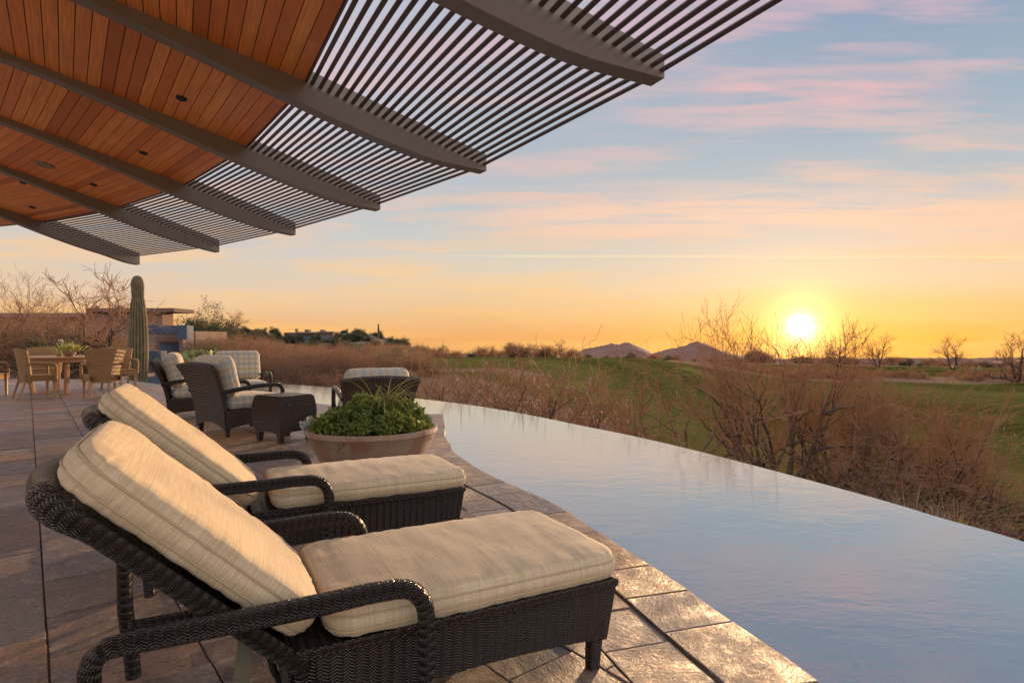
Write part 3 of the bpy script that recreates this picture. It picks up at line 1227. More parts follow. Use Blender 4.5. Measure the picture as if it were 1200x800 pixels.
# ------------------------------------------------------------------ cushions
def cushion(L, W, T, r=0.04, crown=0.02, nx=34, ny=22, nz=7, seed=0, pucker=0.0048, bot=0.3, rcorner=0.08):
    """soft box pillow centred at origin, x length, y width, z thickness; returns MB"""
    h = Vector((L / 2, W / 2, T / 2))

    def axis(n, hh):
        # denser toward the ends
        o = []
        for i in range(n + 1):
            s = -1 + 2 * i / n
            o.append(hh * (math.sin(s * math.pi / 2) * 0.5 + s * 0.5))
        return sorted(o + [-hh + .003, -hh + .009, -hh + .016, hh - .003, hh - .009, hh - .016])
    X, Y = axis(nx, h.x), axis(ny, h.y)
    nx, ny = nx + 6, ny + 6
    Z = [h.z * (-1 + 2 * i / nz) for i in range(nz + 1)]
    mb = MB()
    cache = {}

    def shape(x, y, z):
        rc = rcorner
        ix = max(-h.x + rc, min(h.x - rc, x))
        iy = max(-h.y + rc, min(h.y - rc, y))
        ddx, ddy = x - ix, y - iy
        e = min(h.x - abs(x), h.y - abs(y))
        px_, py_ = x, y
        if abs(ddx) > 1e-9 and abs(ddy) > 1e-9:
            m_ = max(abs(ddx), abs(ddy))
            q = math.hypot(ddx, ddy)
            px_, py_ = ix + ddx / q * m_, iy + ddy / q * m_
            e = rc - m_
        zz = z / h.z
        p = Vector((px_, py_, z))
        if abs(zz) > 0.9999:
            k = max(0.0, r - e)
            p.z = math.copysign(h.z - r + math.sqrt(max(0.0, r * r - k * k)), z)
        else:
            p.z = z * (h.z - r) / h.z
            bz = 1 - zz * zz
            nx_, ny_ = (px_ - ix), (py_ - iy)
            q = math.hypot(nx_, ny_) or 1.0
            p.x += nx_ / q * 0.008 * bz
            p.y += ny_ / q * 0.008 * bz
        cx_, cy_ = 1 - (x / h.x) ** 2, 1 - (y / h.y) ** 2
        cr = (max(cx_, 0) ** 0.40) * (max(cy_, 0) ** 0.5)
        if abs(zz) > 0.9999:
            p.z += crown * cr * (1 if zz > 0 else -bot)
            p.z += math.copysign(0.0035 * max(0.0, 1 - abs(e - 0.006) / 0.008), z)
        # puckers near the seams
        if pucker:
            ex, ey = abs(x / h.x), abs(y / h.y)
            fx, fy = sstep(0.62, 0.93, ex), sstep(0.55, 0.92, ey)
            w1 = noise.noise(Vector((y * 46 + seed, x * 5, zz * 1.5)))
            w2 = noise.noise(Vector((x * 42 + seed * 2, y * 5, zz * 1.5 + 4)))
            p.z += (0.9 * pucker * (w1 * fx + w2 * fy)) * zz
            big = noise.noise(Vector((x * 5 + seed, y * 5, zz + 9)))
            p.z += 0.003 * big * zz
            p.z -= 0.0028 * (1 - abs(noise.noise(Vector((x * 9 + seed, y * 2.6, 3))))) ** 6 * zz * sstep(1.0, 0.8, ex)
            side_n = noise.noise(Vector((x * 30 + seed, z * 10, y * 30)))
            if ey > .98:
                p.y += math.copysign(0.0022 * side_n, y)
            if ex > .98:
                p.x += math.copysign(0.0022 * side_n, x)
        return p

    def vid(x, y, z):
        k = (round(x, 6), round(y, 6), round(z, 6))
        if k not in cache:
            cache[k] = len(mb.v)
            mb.v.append(shape(x, y, z))
        return cache[k]

    def quad(a, b, c, d, uvs):
        mb.face((vid(*a), vid(*b), vid(*c), vid(*d)), uvs)
    for s, zz in ((1, h.z), (-1, -h.z)):
        for i in range(nx):
            for j in range(ny):
                q = [(X[i], Y[j]), (X[i + 1], Y[j]), (X[i + 1], Y[j + 1]), (X[i], Y[j + 1])]
                if s < 0:
                    q.reverse()
                quad(*[(a, b, zz) for a, b in q], q)
    for s, yy in ((-1, -h.y), (1, h.y)):
        for i in range(nx):
            for k in range(nz):
                q = [(X[i], Z[k]), (X[i + 1], Z[k]), (X[i + 1], Z[k + 1]), (X[i], Z[k + 1])]
                if s > 0:
                    q.reverse()
                quad(*[(a, yy, b) for a, b in q], [(a, b + yy) for a, b in q])
    for s, xx in ((1, h.x), (-1, -h.x)):
        for j in range(ny):
            for k in range(nz):
                q = [(Y[j], Z[k]), (Y[j + 1], Z[k]), (Y[j + 1], Z[k + 1]), (Y[j], Z[k + 1])]
                if s < 0:
                    q.reverse()
                quad(*[(xx, a, b) for a, b in q], [(b + xx, a) for a, b in q])
    return mb


def xf(mb, mtx):
    mb.v = [mtx @ v for v in mb.v]
    return mb


def seam(L, W, z, r):
    """outline of a cushion edge"""
    pts = []
    for cx_, cy_, a_ in ((L / 2 - r, W / 2 - r, 0), (-L / 2 + r, W / 2 - r, 90), (-L / 2 + r, -W / 2 + r, 180), (L / 2 - r, -W / 2 + r, 270)):
        for k in range(9):
            a = R_(a_ + 90 * k / 8)
            pts.append(Vector((cx_ + r * math.cos(a), cy_ + r * math.sin(a), z)))
    pts.append(pts[0].copy())
    return pts


# ------------------------------------------------------------------ sun loungers
def arc_pts(c, r, a0_, a1_, n, ax, ay):
    return [Vector(c) + Vector(ax) * (r * math.cos(R_(a0_ + (a1_ - a0_) * i / n))) + Vector(ay) * (r * math.sin(R_(a0_ + (a1_ - a0_) * i / n))) for i in range(n + 1)]


def lounger(label, origin, rz, back_deg, hinge_dx, seed, seat_len=1.0, TL=0.80):
    root = thing('sun_lounger', label, 'lounger', origin, rz, 'reclining loungers side by side on the deck')
    HW = 0.325
    ZT = 0.31
    # woven apron: near side, far side, foot end, with arched lower edge
    mb = MB()
    SL = seat_len

    def low(s):
        return 0.118 + 0.0 * s - 0.03 * (2 * s - 1) ** 2 + 0.02
    for sgn in (-1, 1):
        def side_fn(u, v, sgn=sgn):
            x = -0.06 + (SL + 0.06) * u
            zb_ = low(u)
            z = zb_ + (ZT - zb_) * v
            return (x - 0.03 * (1 - v) * sstep(.85, 1, u), sgn * (HW - 0.018 * (1 - v)), z)
        uvf = lambda u, v: (u * (SL + .06), v * 0.2)
        if sgn < 0:
            mb.surf(side_fn, 40, 6, 0, uvf, thick=0.022)
        else:
            mb.surf(lambda u, v: side_fn(1 - u, v), 40, 6, 0, uvf, thick=0.022)

    def end_fn(u, v):
        y = -HW + 2 * HW * u
        k = (2 * u - 1) ** 2
        zb_ = 0.118 - 0.03 * k + 0.02
        z = zb_ + (ZT - zb_) * v
        return (SL - 0.03 * (1 - v) + 0.001, y * (1 - 0.018 / HW * (1 - v)), z)
    mb.surf(end_fn, 24, 6, 0, lambda u, v: (u * 2 * HW, v * .2), thick=0.022)
    # woven top under the cushion with a rolled edge
    mb.surf(lambda u, v: (-0.06 + (SL + .06) * u, -HW + .01 + (2 * HW - .02) * v, ZT - 0.006), 20, 12, 0, lambda u, v: (u * SL, v * .6), thick=0.015)
    for sgn in (-1, 1):
        mb.tube([(-0.06 + (SL + .055) * i / 20, sgn * (HW - 0.004), ZT - 0.004) for i in range(21)], 0.013, 8)
    mb.tube([(SL - 0.004, -HW + 2 * HW * i / 10, ZT - 0.004) for i in range(11)], 0.013, 8)
    mb.bar((-0.06, -HW + .02, 0.22), (-0.06, HW - .02, 0.22), 0.03, 0.10)
    mb.build('frame', M['dark_weave'], root, smooth=True, auto=40)
    for sgn in (-1, 1):
        lg = MB()
        cx_, cy_ = SL - 0.055, sgn * (HW - 0.045)
        pts = []
        for z, k in ((0.0, 0.019), (ZT - .03, 0.028)):
            for a, b in ((-1, -1), (1, -1), (1, 1), (-1, 1)):
                pts.append((cx_ + a * k - (0.012 if z == 0 else 0), cy_ + b * k - sgn * (0.006 if z == 0 else 0), z))
        lg.hexa(pts)
        lg.build('leg', M['dark_weave'], root, bevel=0.004)
    # arm rests: one bent woven tube each (front post, arm, rear leg)
    for sgn in (-1, 1):
        ys = sgn * 0.372
        zA = 0.455
        p = [Vector((0.285, ys, 0.0)), Vector((0.288, ys, 0.15)), Vector((0.29, ys, 0.30)), Vector((0.288, ys, 0.36))]
        p += arc_pts((0.20, ys, 0.37), 0.086, 0, 90, 7, (1, 0, 0), (0, 0, 1))
        p += [Vector((0.12, ys, zA + 0.004)), Vector((0.0, ys, zA + 0.0)), Vector((-0.15, ys, zA)), Vector((-0.30, ys, zA)), Vector((-0.44, ys, zA))]
        p += arc_pts((-0.455, ys, zA - 0.048), 0.048, 90, 168, 6, (1, 0, 0), (0, 0, 1))
        p += [Vector((-0.500, ys, 0.25)), Vector((-0.485, ys, 0.12)), Vector((-0.475, ys, 0.0))]
        p = resample(p, 0.028)
        n = len(p)
        rad = [0.0235 + 0.005 * math.sin(math.pi * min(1, max(0, (i / n - .15) / .6))) for i in range(n)]
        ar = MB()
        ar.tube(p, rad, 14)
        ar.build('armrest', M['dark_braid'], root, smooth=True, auto=60)
    # rear stretchers
    for sgn in (-1, 1):
        st = MB()
        st.tube([(-0.49, sgn * 0.355, 0.20), (-0.25, sgn * 0.34, 0.205), (0.0, sgn * 0.315, 0.215)], 0.017, 8)
        st.build('stretcher', M['dark_braid'], root, smooth=True)
    # back
    bk = bpy.data.objects.new('backrest', None)
    col.objects.link(bk)
    bk.parent = root
    bk.location = (hinge_dx, 0, 0.285)
    bk.rotation_euler = (0, -R_(180 - back_deg), 0)     # local +x runs up the back
    # after that turn local +z points down-forward, so the front of the back is -z
    hw = 0.315
    rc_ = 0.13
    p = [Vector((-0.03, -hw, 0))] + [Vector((x, -hw, 0)) for x in (0.1, 0.25, 0.4, 0.55, TL - rc_ - 0.02)]
    p += arc_pts((TL - rc_, -hw + rc_, 0), rc_, -85, 0, 7, (1, 0, 0), (0, 1, 0))
    p += [Vector((TL + 0.02, -0.08, 0.01)), Vector((TL + 0.026, 0, 0.012)), Vector((TL + 0.02, 0.08, 0.01))]
    p += arc_pts((TL - rc_, hw - rc_, 0), rc_, 0, 85, 7, (1, 0, 0), (0, 1, 0))
    p += [Vector((x, hw, 0)) for x in (TL - rc_ - 0.02, 0.55, 0.4, 0.25, 0.1)] + [Vector((-0.03, hw, 0))]
    p = [q + Vector((0, 0, 0.022 * sstep(TL - 0.15, TL + 0.02, q.x))) for q in p]
    p = resample(p, 0.025)
    fr = MB()
    fr.tube(p, [0.025 + 0.010 * sstep(TL - 0.14, TL - 0.02, q.x) for q in p], 14)
    rail = fr.build('back_rail', M['dark_braid'], bk, smooth=True, auto=60)
    pn = MB()

    def pan(u, v):
        x = (TL + 0.01) * v
        w_ = hw - 0.005
        if x > TL - rc_:
            q = (x - (TL - rc_)) / rc_
            w_ = hw - rc_ + rc_ * math.sqrt(max(0, 1 - min(1, q) ** 2)) * 0.98 + 0.001
        return (x, -w_ + 2 * w_ * u, 0.004 + 0.022 * sstep(TL - 0.15, TL + 0.02, x))
    pn.surf(pan, 20, 24, 0, lambda u, v: (v * TL, u * .62), thick=0.012)
    pn.build('back_panel', M['dark_weave'], bk, smooth=True, auto=50)
    T = 0.098
    LB = TL + 0.02
    cb = cushion(LB, 0.605, T, r=0.026, crown=0.024, nx=46, ny=30, nz=8, seed=seed + 3, rcorner=0.11)
    flipm = Matrix.Translation((LB / 2 + 0.005, 0, -0.034 - T / 2)) @ Matrix.Rotation(math.pi, 4, 'X')
    xf(cb, flipm)
    bc = cb.build('back_cushion', M['cushion'], bk, smooth=True)
    for zz in (-T / 2 + 0.026, T / 2 - 0.026):
        pc = MB()
        pc.tube([flipm @ q for q in seam(LB + .006, 0.611, zz, 0.11)], 0.0032, 6, cap=False)
        pc.build('piping', M['piping'], bc, smooth=True)
    # seat cushion
    T2 = 0.086
    Lc = SL - 0.005
    cs = cushion(Lc, 0.63, T2, r=0.022, crown=0.018, nx=52, ny=30, nz=8, seed=seed)
    tm_ = Matrix.Translation((0.035 + Lc / 2, 0, ZT + T2 / 2 + 0.004))
    xf(cs, tm_)
    so = cs.build('seat_cushion', M['cushion'], root, smooth=True)
    for zz in (-T2 / 2 + 0.022, T2 / 2 - 0.022):
        pc = MB()
        pc.tube([tm_ @ q for q in seam(Lc + .006, 0.636, zz, 0.08)], 0.0032, 6, cap=False)
        pc.build('piping', M['piping'], so, smooth=True)
    # strap and prop bar behind the back
    s_ = MB()
    pp = [Vector((-0.17, -0.24, 0.37)), Vector((-0.185, -0.25, 0.25)), Vector((-0.175, -0.255, 0.12)), Vector((-0.13, -0.26, 0.02))]
    for a, b in zip(pp, pp[1:]):
        s_.bar(a, b, 0.04, 0.003, (0, 1, 0))
    s_.build('strap', M['olive_strap'], root)
    for yy in (-0.12, 0.12):
        b_ = MB()
        b_.tube([(-0.20, yy, 0.42), (-0.12, yy, 0.30), (-0.09, yy, 0.18), (-0.06, yy, 0.12)], 0.010, 8)
        b_.build('prop_bar', M['black'], root, smooth=True)
    return root


lounger('beige cushioned dark woven lounger nearest the camera, closest to the lower edge', (-0.672, 1.894, 0), math.atan2(0.468, 0.884), 43.0, -0.055, 1.0, 1.0, 0.745)
lounger('beige cushioned dark woven lounger behind the nearest one, in front of the clay planter', (-1.333, 3.177, 0), R_(26.5), 41.0, -0.10, 20.0, 1.03)


# ------------------------------------------------------------------ club chairs
def club(label, pos, face, back_h=0.86, wid=0.80, back_cush=True):
    root = thing('club_chair', label, 'chair', (pos[0], pos[1], 0), math.atan2(face[1], face[0]), 'brown woven club chairs grouped by the pool')
    hw = wid / 2
    ZS = 0.31
    D0, D1 = -0.36, 0.38
    mb = MB()

    def wall(x0, y0, x1, y1):
        def fn(u, v):
            k = (2 * u - 1) ** 2
            zb_ = 0.14 - 0.045 * k
            f = 1 - 0.03 * (1 - v)
            return ((x0 + (x1 - x0) * u) * f, (y0 + (y1 - y0) * u) * f, zb_ + (ZS - zb_) * v)
        L = math.hypot(x1 - x0, y1 - y0)
        mb.surf(fn, 14, 5, 0, lambda u, v: (u * L, v * .2), thick=0.025)
    wall(D0, -hw, D1, -hw)
    wall(D1, -hw, D1, hw)
    wall(D1, hw, D0, hw)
    mb.box(((D0 + D1) / 2, 0, ZS - 0.012), (D1 - D0 - .02, wid - .02, 0.02))
    mb.build('seat_frame', M['chair_weave'], root, smooth=True, auto=40)
    # flared back with a gently arched top
    bkm = MB()

    def back(u, v):
        s = 2 * u - 1
        zl = 0.085 + 0.07 * (1 - s * s)
        z = zl + (back_h - zl) * v - 0.03 * s * s * v
        x = D0 - 0.005 - 0.21 * v ** 2.1 - 0.035 * (1 - s * s) * v + 0.05 * (1 - s * s) * v * v
        y = (hw * (0.93 + 0.17 * v ** 2.6)) * -s
        return (x, y, z)
    bkm.surf(lambda u, v: back(u, v), 18, 16, 0, lambda u, v: (u * .8, v * .75), thick=0.045)
    bkm.build('backrest', M['chair_weave'], root, smooth=True, auto=40)
    for sx, sy in ((D1 - .05, -1), (D1 - .05, 1), (D0 + .04, -1), (D0 + .04, 1)):
        lg = MB()
        lg.box((sx, sy * (hw - 0.065), 0.075), (0.06, 0.06, 0.15), taper=0.7)
        lg.build('leg', M['chair_weave'], root, bevel=0.004)
    for sgn in (-1, 1):
        ys = sgn * (hw + 0.002)
        p = [Vector((D0 - 0.075, ys * 0.97, 0.52)), Vector((-0.25, ys, 0.555)), Vector((0.0, ys, 0.585)), Vector((0.18, ys, 0.59))]
        p += arc_pts((0.26, ys, 0.51), 0.08, 90, 0, 6, (1, 0, 0), (0, 0, 1))
        p += [Vector((0.345, ys, 0.40)), Vector((0.35, ys, 0.30)), Vector((0.34, ys, 0.18))]
        ar = MB()
        ar.tube(resample(p, 0.035), 0.027, 10)
        ar.build('armrest', M['dark_braid'], root, smooth=True, auto=60)
    cs = cushion(0.70, wid - 0.09, 0.15, r=0.05, crown=0.02, nx=18, ny=18, nz=6, seed=pos[0])
    xf(cs, Matrix.Translation((0.04, 0, ZS + 0.078)))
    cs.build('seat_cushion', M['plaid'], root, smooth=True)
    hb = back_h - 0.42 + 0.045
    cb = cushion(hb, wid - 0.08, 0.20, r=0.08, crown=0.035, nx=18, ny=20, nz=7, seed=pos[1])
    tilt = 14
    xf(cb, Matrix.Translation((D0 + 0.065, 0, ZS + 0.15 + hb / 2 + 0.005)) @ Matrix.Rotation(R_(-tilt), 4, 'Y') @ Matrix.Rotation(R_(-90), 4, 'Y') @ Matrix.Rotation(math.pi, 4, 'Z') @ Matrix.Rotation(math.pi, 4, 'X'))
    cb.build('back_cushion', M['plaid'], root, smooth=True)
    return root


club('brown woven club chair turned away toward the pool, just left of the woven side table', (-3.38, 7.42), (0.62, 0.78))
club('brown woven club chair seen in profile, leftmost of the group', (-4.60, 8.75), (0.90, 0.44))
club('plaid cushioned club chair facing the camera across the side table', (-4.42, 9.75), (0.56, -0.83), 0.86, 0.76)
club('low backed woven club chair facing the pool, behind the clay planter', (-1.58, 6.75), (-0.42, 1.0), 0.74, 0.76)

# side table
tb_ = thing('side_table', 'square dark woven side table with bulging sides beside the club chairs', 'table', (-2.60, 6.82, 0), math.atan2(0.85, 0.53))
mb = MB()


def barrel(u, v):
    a = u * 4
    k = int(min(a, 3.999))
    f = a - k
    h = 0.205 + 0.045 * math.sin(math.pi * (0.12 + 0.88 * (1 - v)) * 0.98) ** 0.8
    cs_ = [(h, -h), (h, h), (-h, h), (-h, -h)]
    c0_, c1_ = cs_[k], cs_[(k + 1) % 4]
    x, y = c0_[0] + (c1_[0] - c0_[0]) * f, c0_[1] + (c1_[1] - c0_[1]) * f
    zb_ = 0.115 - 0.035 * (2 * f - 1) ** 2
    return (x, y, zb_ + (0.505 - zb_) * v)


mb.surf(barrel, 48, 14, 0, lambda u, v: (u * 1.8, v * .5))
mb.build('body', M['chair_weave'], tb_, smooth=True, auto=50)
mb = MB()
mb.box((0, 0, 0.507), (0.43, 0.43, 0.022))
mb.build('table_top', M['dark_weave'], tb_, bevel=0.006)
for sx, sy in ((1, 1), (1, -1), (-1, 1), (-1, -1)):
    mb = MB()
    mb.box((sx * 0.185, sy * 0.185, 0.07), (0.075, 0.075, 0.14), taper=0.65)
    mb.build('leg', M['chair_weave'], tb_, bevel=0.005)

# ------------------------------------------------------------------ clay planter
PX, PY = -1.12, 4.78
pl = thing('planter', 'wide weathered clay bowl planter on the deck beside the pool', 'planter', (PX, PY, 0))
mb = MB()
mb.lathe([(0.22, 0.0), (0.26, 0.02), (0.34, 0.11), (0.415, 0.22), (0.47, 0.33), (0.498, 0.40), (0.515, 0.415), (0.513, 0.445), (0.497, 0.452), (0.475, 0.445), (0.455, 0.40), (0.40, 0.38), (0.0, 0.38)], 72,
         wob=lambda a, z: 1 + 0.006 * math.sin(3 * a + 1) + 0.004 * math.sin(7 * a))
mb.build('bowl', M['clay'], pl, smooth=True, auto=50)
mb = MB()
mb.lathe([(0.46, 0.402), (0.3, 0.43), (0.0, 0.45)], 32)
mb.build('soil', M['soil'], pl, smooth=True)
rl_ = random.Random(11)


def leaf(mb, p, d, n_, L, W, rnd, mi=0):
    d = d.normalized()
    s = d.cross(n_)
    s = s.normalized() if s.length > 1e-5 else d.orthogonal().normalized()
    mb.poly([p, p + d * L * .45 + s * W, p + d * L, p + d * L * .45 - s * W], None, mi, rnd)


def mound(a, r):
    k = max(0.0, 1 - (r / 0.50) ** 2)
    return 0.43 + 0.20 * k ** 0.8 * (1 + 0.75 * noise.noise(Vector((math.cos(a) * r * 5, math.sin(a) * r * 5, 2)))) + 0.03 * noise.noise(Vector((math.cos(a) * r * 16, math.sin(a) * r * 16, 5)))


mb = MB()
for i in range(1500):
    a = rl_.uniform(0, 2 * math.pi)
    r = 0.47 * math.sqrt(rl_.random())
    zt = mound(a, r)
    c = Vector((math.cos(a) * r, math.sin(a) * r, zt - rl_.random() ** 2 * 0.10))
    nrm = Vector((math.cos(a) * r * 1.2, math.sin(a) * r * 1.2, 0.35)).normalized()
    patch = noise.noise(Vector((c.x * 6, c.y * 6, 1)))
    tone = min(1, max(0, 0.30 + 0.85 * patch + 0.5 * max(0, c.x - .15) + rl_.uniform(-.2, .2)))
    sz = rl_.choice([0.7, 0.8, 1.0, 1.0, 1.35])
    # a small rosette of leaves on a stalk
    for k in range(7):
        d = (nrm * rl_.uniform(0.2, 0.9) + Vector((rl_.gauss(0, 1), rl_.gauss(0, 1), rl_.gauss(0, .7))) * 0.75)
        leaf(mb, c, d, Vector((rl_.gauss(0, 1), rl_.gauss(0, 1), 1)), sz * rl_.uniform(0.022, 0.05), sz * rl_.uniform(0.007, 0.013), tone + rl_.uniform(-.1, .1))
mo = mb.build('leafy_plant', M['green_leaf'], loc=(PX, PY, 0))
tag(mo, 'mound of small green succulent leaves filling the clay planter', 'plant')
mb = MB()
for i in range(42):
    ca = rl_.uniform(0, 2 * math.pi)
    b0_ = Vector((0.08 + rl_.gauss(0, .06), 0.0 + rl_.gauss(0, .06), 0.62))
    a = rl_.uniform(0, 2 * math.pi)
    L = rl_.uniform(0.22, 0.48)
    if rl_.random() < 0.35:
        a = rl_.gauss(0.0, 0.5)
        L *= 1.25
    up = rl_.uniform(0.7, 1.5)
    pts = []
    for k in range(9):
        s = k / 8
        pts.append(b0_ + Vector((math.cos(a) * L * s, math.sin(a) * L * s, L * (up * s - 0.95 * s * s))))
    t_ = rl_.random()
    for k in range(8):
        w0, w1 = 0.0036 * (1 - (k / 8) ** 2) + .0005, 0.0036 * (1 - ((k + 1) / 8) ** 2) + .0004
        sd_ = Vector((-math.sin(a), math.cos(a), 0.3))
        mb.poly([pts[k] - sd_ * w0, pts[k] + sd_ * w0, pts[k + 1] + sd_ * w1, pts[k + 1] - sd_ * w1], None, 0, t_)
go = mb.build('arching_grass', M['blade'], loc=(PX, PY, 0))
tag(go, 'tuft of long arching yellow green grass blades rising from the planter mound', 'plant')
mb = MB()
for i in range(60):
    c = Vector((-0.48 + rl_.gauss(0, .03), -0.06 + rl_.gauss(0, .04), 0.48 + rl_.gauss(0, .02)))
    for k in range(4):
        leaf(mb, c, Vector((rl_.gauss(0, 1), rl_.gauss(0, 1), rl_.gauss(.3, 1))), Vector((rl_.gauss(0, 1), rl_.gauss(0, 1), 1)), .028, .011, rl_.random())
fo = mb.build('trailing_flower', M['white_petal'], loc=(PX, PY, 0))
tag(fo, 'small clump of pale flowers spilling over the left rim of the planter', 'flowers')


# ------------------------------------------------------------------ dining set
def dining_chair(label, pos, face, arms=True):
    root = thing('dining_chair', label, 'chair', (pos[0], pos[1], 0), math.atan2(face[1], face[0]), 'honey wicker chairs round the dining table')
    mb = MB()

    def back(u, v):
        s = 2 * u - 1
        w_ = 0.245 + 0.10 * v ** 1.8
        z = 0.30 + 0.62 * v + 0.045 * (1 - s * s) * v
        x = -0.24 - 0.09 * v ** 1.4 + 0.13 * s * s
        return (x, -w_ * s * 1.02, z)
    mb.surf(back, 18, 14, 0, lambda u, v: (v * .6, u * .65), thick=0.03)
    mb.build('backrest', M['honey_weave'], root, smooth=True, auto=40)
    mb = MB()

    def wall(x0, y0, x1, y1):
        L = math.hypot(x1 - x0, y1 - y0)
        mb.surf(lambda u, v: (x0 + (x1 - x0) * u, y0 + (y1 - y0) * u, 0.31 - .03 * 4 * u * (1 - u) * -1 * (1 - v) + 0.13 * v), 10, 4, 0, lambda u, v: (u * L, v * .14), thick=0.02)
    wall(-0.22, -0.27, 0.28, -0.29)
    wall(0.28, -0.29, 0.28, 0.29)
    wall(0.28, 0.29, -0.22, 0.27)
    mb.box((0.03, 0, 0.435), (0.50, 0.56, 0.03))
    mb.build('seat', M['honey_weave'], root, smooth=True, auto=40)
    for sx, sy, lean in ((0.25, -1, 0.0), (0.25, 1, 0.0), (-0.20, -1, -0.10), (-0.20, 1, -0.10)):
        lg = MB()
        lg.bar((sx + lean, sy * 0.265, 0.0), (sx, sy * 0.255, 0.34), 0.042, 0.042, (1, 0, 0))
        lg.build('leg', M['honey_wood'], root, bevel=0.004)
    for sgn in (-1, 1):
        y = sgn * 0.305
        p = [Vector((-0.22, y * 1.0, 0.66)), Vector((-0.05, y * 1.02, 0.675)), Vector((0.12, y * 1.02, 0.665))] + arc_pts((0.20, y * 1.02, 0.60), 0.062, 90, 0, 5, (1, 0, 0), (0, 0, 1)) + [Vector((0.265, y, 0.5)), Vector((0.265, y * .98, 0.34))]
        ar = MB()
        ar.tube(resample(p, 0.04), 0.026, 8)
        ar.build('armrest', M['honey_weave'], root, smooth=True, auto=60)
    return root


dining_chair('honey wicker dining chair with its curved back toward the camera, right of the table', (-8.05, 11.75), (-0.72, 0.69))
dining_chair('honey wicker dining chair left of the table, arm and side turned to the camera', (-9.34, 11.70), (0.64, 0.77))
dining_chair('honey wicker dining chair cut by the left edge of the photo', (-10.55, 11.95), (0.95, 0.3))
dining_chair('honey wicker dining chair beyond the table, its back rising over the tabletop', (-11.15, 14.25), (0.60, -0.80))
dining_chair('honey wicker dining chair pulled out at the far right side, mostly hidden', (-9.05, 13.75), (0.75, -0.66))
dt = thing('dining_table', 'round wooden dining table among honey wicker chairs', 'table', (-9.75, 12.95, 0))
mb = MB()
mb.lathe([(0.0, 0.735), (0.76, 0.735), (0.775, 0.745), (0.775, 0.768), (0.765, 0.775), (0.0, 0.775)], 56)
mb.build('table_top', M['honey_wood'], dt, smooth=True, auto=30)
mb = MB()
mb.lathe([(0.66, 0.66), (0.70, 0.66), (0.70, 0.734), (0.66, 0.734)], 40)
mb.build('apron', M['honey_wood'], dt, smooth=True, auto=30)
for k in range(4):
    a = R_(45 + 90 * k)
    lg = MB()
    lg.bar((0.50 * math.cos(a), 0.50 * math.sin(a), 0), (0.60 * math.cos(a), 0.60 * math.sin(a), 0.70), 0.07, 0.07, (0.3, 1, 0))
    lg.build('leg', M['honey_wood'], dt, bevel=0.006)
# plants on the table
mb = MB()
for i in range(260):
    c = Vector((rl_.gauss(0, .09), rl_.gauss(0, .09), 0.10 + abs(rl_.gauss(0, .05))))
    leaf(mb, c, Vector((c.x * 4 + rl_.gauss(0, .3), c.y * 4 + rl_.gauss(0, .3), 1)), Vector((rl_.gauss(0, 1), rl_.gauss(0, 1), .3)), rl_.uniform(.07, .14), .014, rl_.uniform(.5, 1))
tp = thing('potted_plant', 'bushy yellow green plant in a low bowl on the dining table', 'plant', (-9.45, 12.75, 0.775))
mb.build('leaves', M['blade'], tp)
mb = MB()
mb.lathe([(0.07, 0), (0.11, 0.04), (0.13, 0.09), (0.115, 0.09), (0.0, 0.08)], 24)
mb.build('bowl', M['clay'], tp, smooth=True, auto=40)
fl = thing('flower_stem', 'single pale green bloom standing tall over the dining table', 'flower', (-9.85, 13.0, 0.775))
mb = MB()
mb.tube([(0, 0, 0.0), (0.01, 0, 0.14), (0.03, 0.0, 0.30)], 0.008, 6)
mb.lathe([(0.05, 0), (0.06, 0.05), (0.03, 0.12), (0.02, 0.12), (0.0, 0.02)], 16)
mb.build('stem', M['blade'], fl, smooth=True)
mb = MB()
for i in range(50):
    d = Vector((rl_.gauss(0, 1), rl_.gauss(0, 1), rl_.gauss(.2, 1)))
    leaf(mb, Vector((0.03, 0, 0.32)), d, Vector((rl_.gauss(0, 1), rl_.gauss(0, 1), 1)), .06, .02, rl_.random())
mb.build('bloom', M['white_petal'], fl)


# ------------------------------------------------------------------ saguaro
sg = at(161.5, 17.0)
base_z = -0.10
mb = MB()
n = 18 * 4
prof = [(0.0, 0.235), (0.3, 0.242), (0.9, 0.248), (1.5, 0.235), (1.9, 0.215), (2.2, 0.192), (2.36, 0.165), (2.44, 0.150), (2.52, 0.158), (2.7, 0.165), (2.85, 0.158), (2.95, 0.135), (3.02, 0.09), (3.05, 0.03)]
pr = []
for (z0, r0), (z1, r1) in zip(prof, prof[1:]):
    for k in range(4):
        f = k / 4
        pr.append((z0 + (z1 - z0) * f, r0 + (r1 - r0) * f))
pr.append(prof[-1])
for z, r in pr:
    for k in range(n):
        a = 2 * math.pi * k / n
        rib = 0.5 + 0.5 * math.cos(a * 18)
        q = r * (0.90 + 0.12 * rib ** 0.7) + 0.006 * noise.noise(Vector((a * 2, z * 3, 0)))
        mb.v.append(Vector((q * math.cos(a) + 0.02 * math.sin(z * 1.3), q * math.sin(a), z)))
for i in range(len(pr) - 1):
    for k in range(n):
        k2 = (k + 1) % n
        rib = 0.5 + 0.5 * math.cos((k + .5) * 2 * math.pi / n * 18)
        mb.face((i * n + k, i * n + k2, (i + 1) * n + k2, (i + 1) * n + k), None, 0, rib)
mb.face([(len(pr) - 1) * n + k for k in range(n)])
rsg = random.Random(3)
so = mb.build('saguaro_cactus', M['saguaro'], smooth=True, loc=(sg.x, sg.y, base_z))
tag(so, 'tall ribbed saguaro cactus with a pinched neck, behind the dining set', 'cactus')

# ------------------------------------------------------------------ neighbouring house
hs = thing('neighbour_house', 'low sand stucco house with flat roofs and a blue metal canopy beyond the saguaro', 'house', (-20.0, 34.0, -0.6))


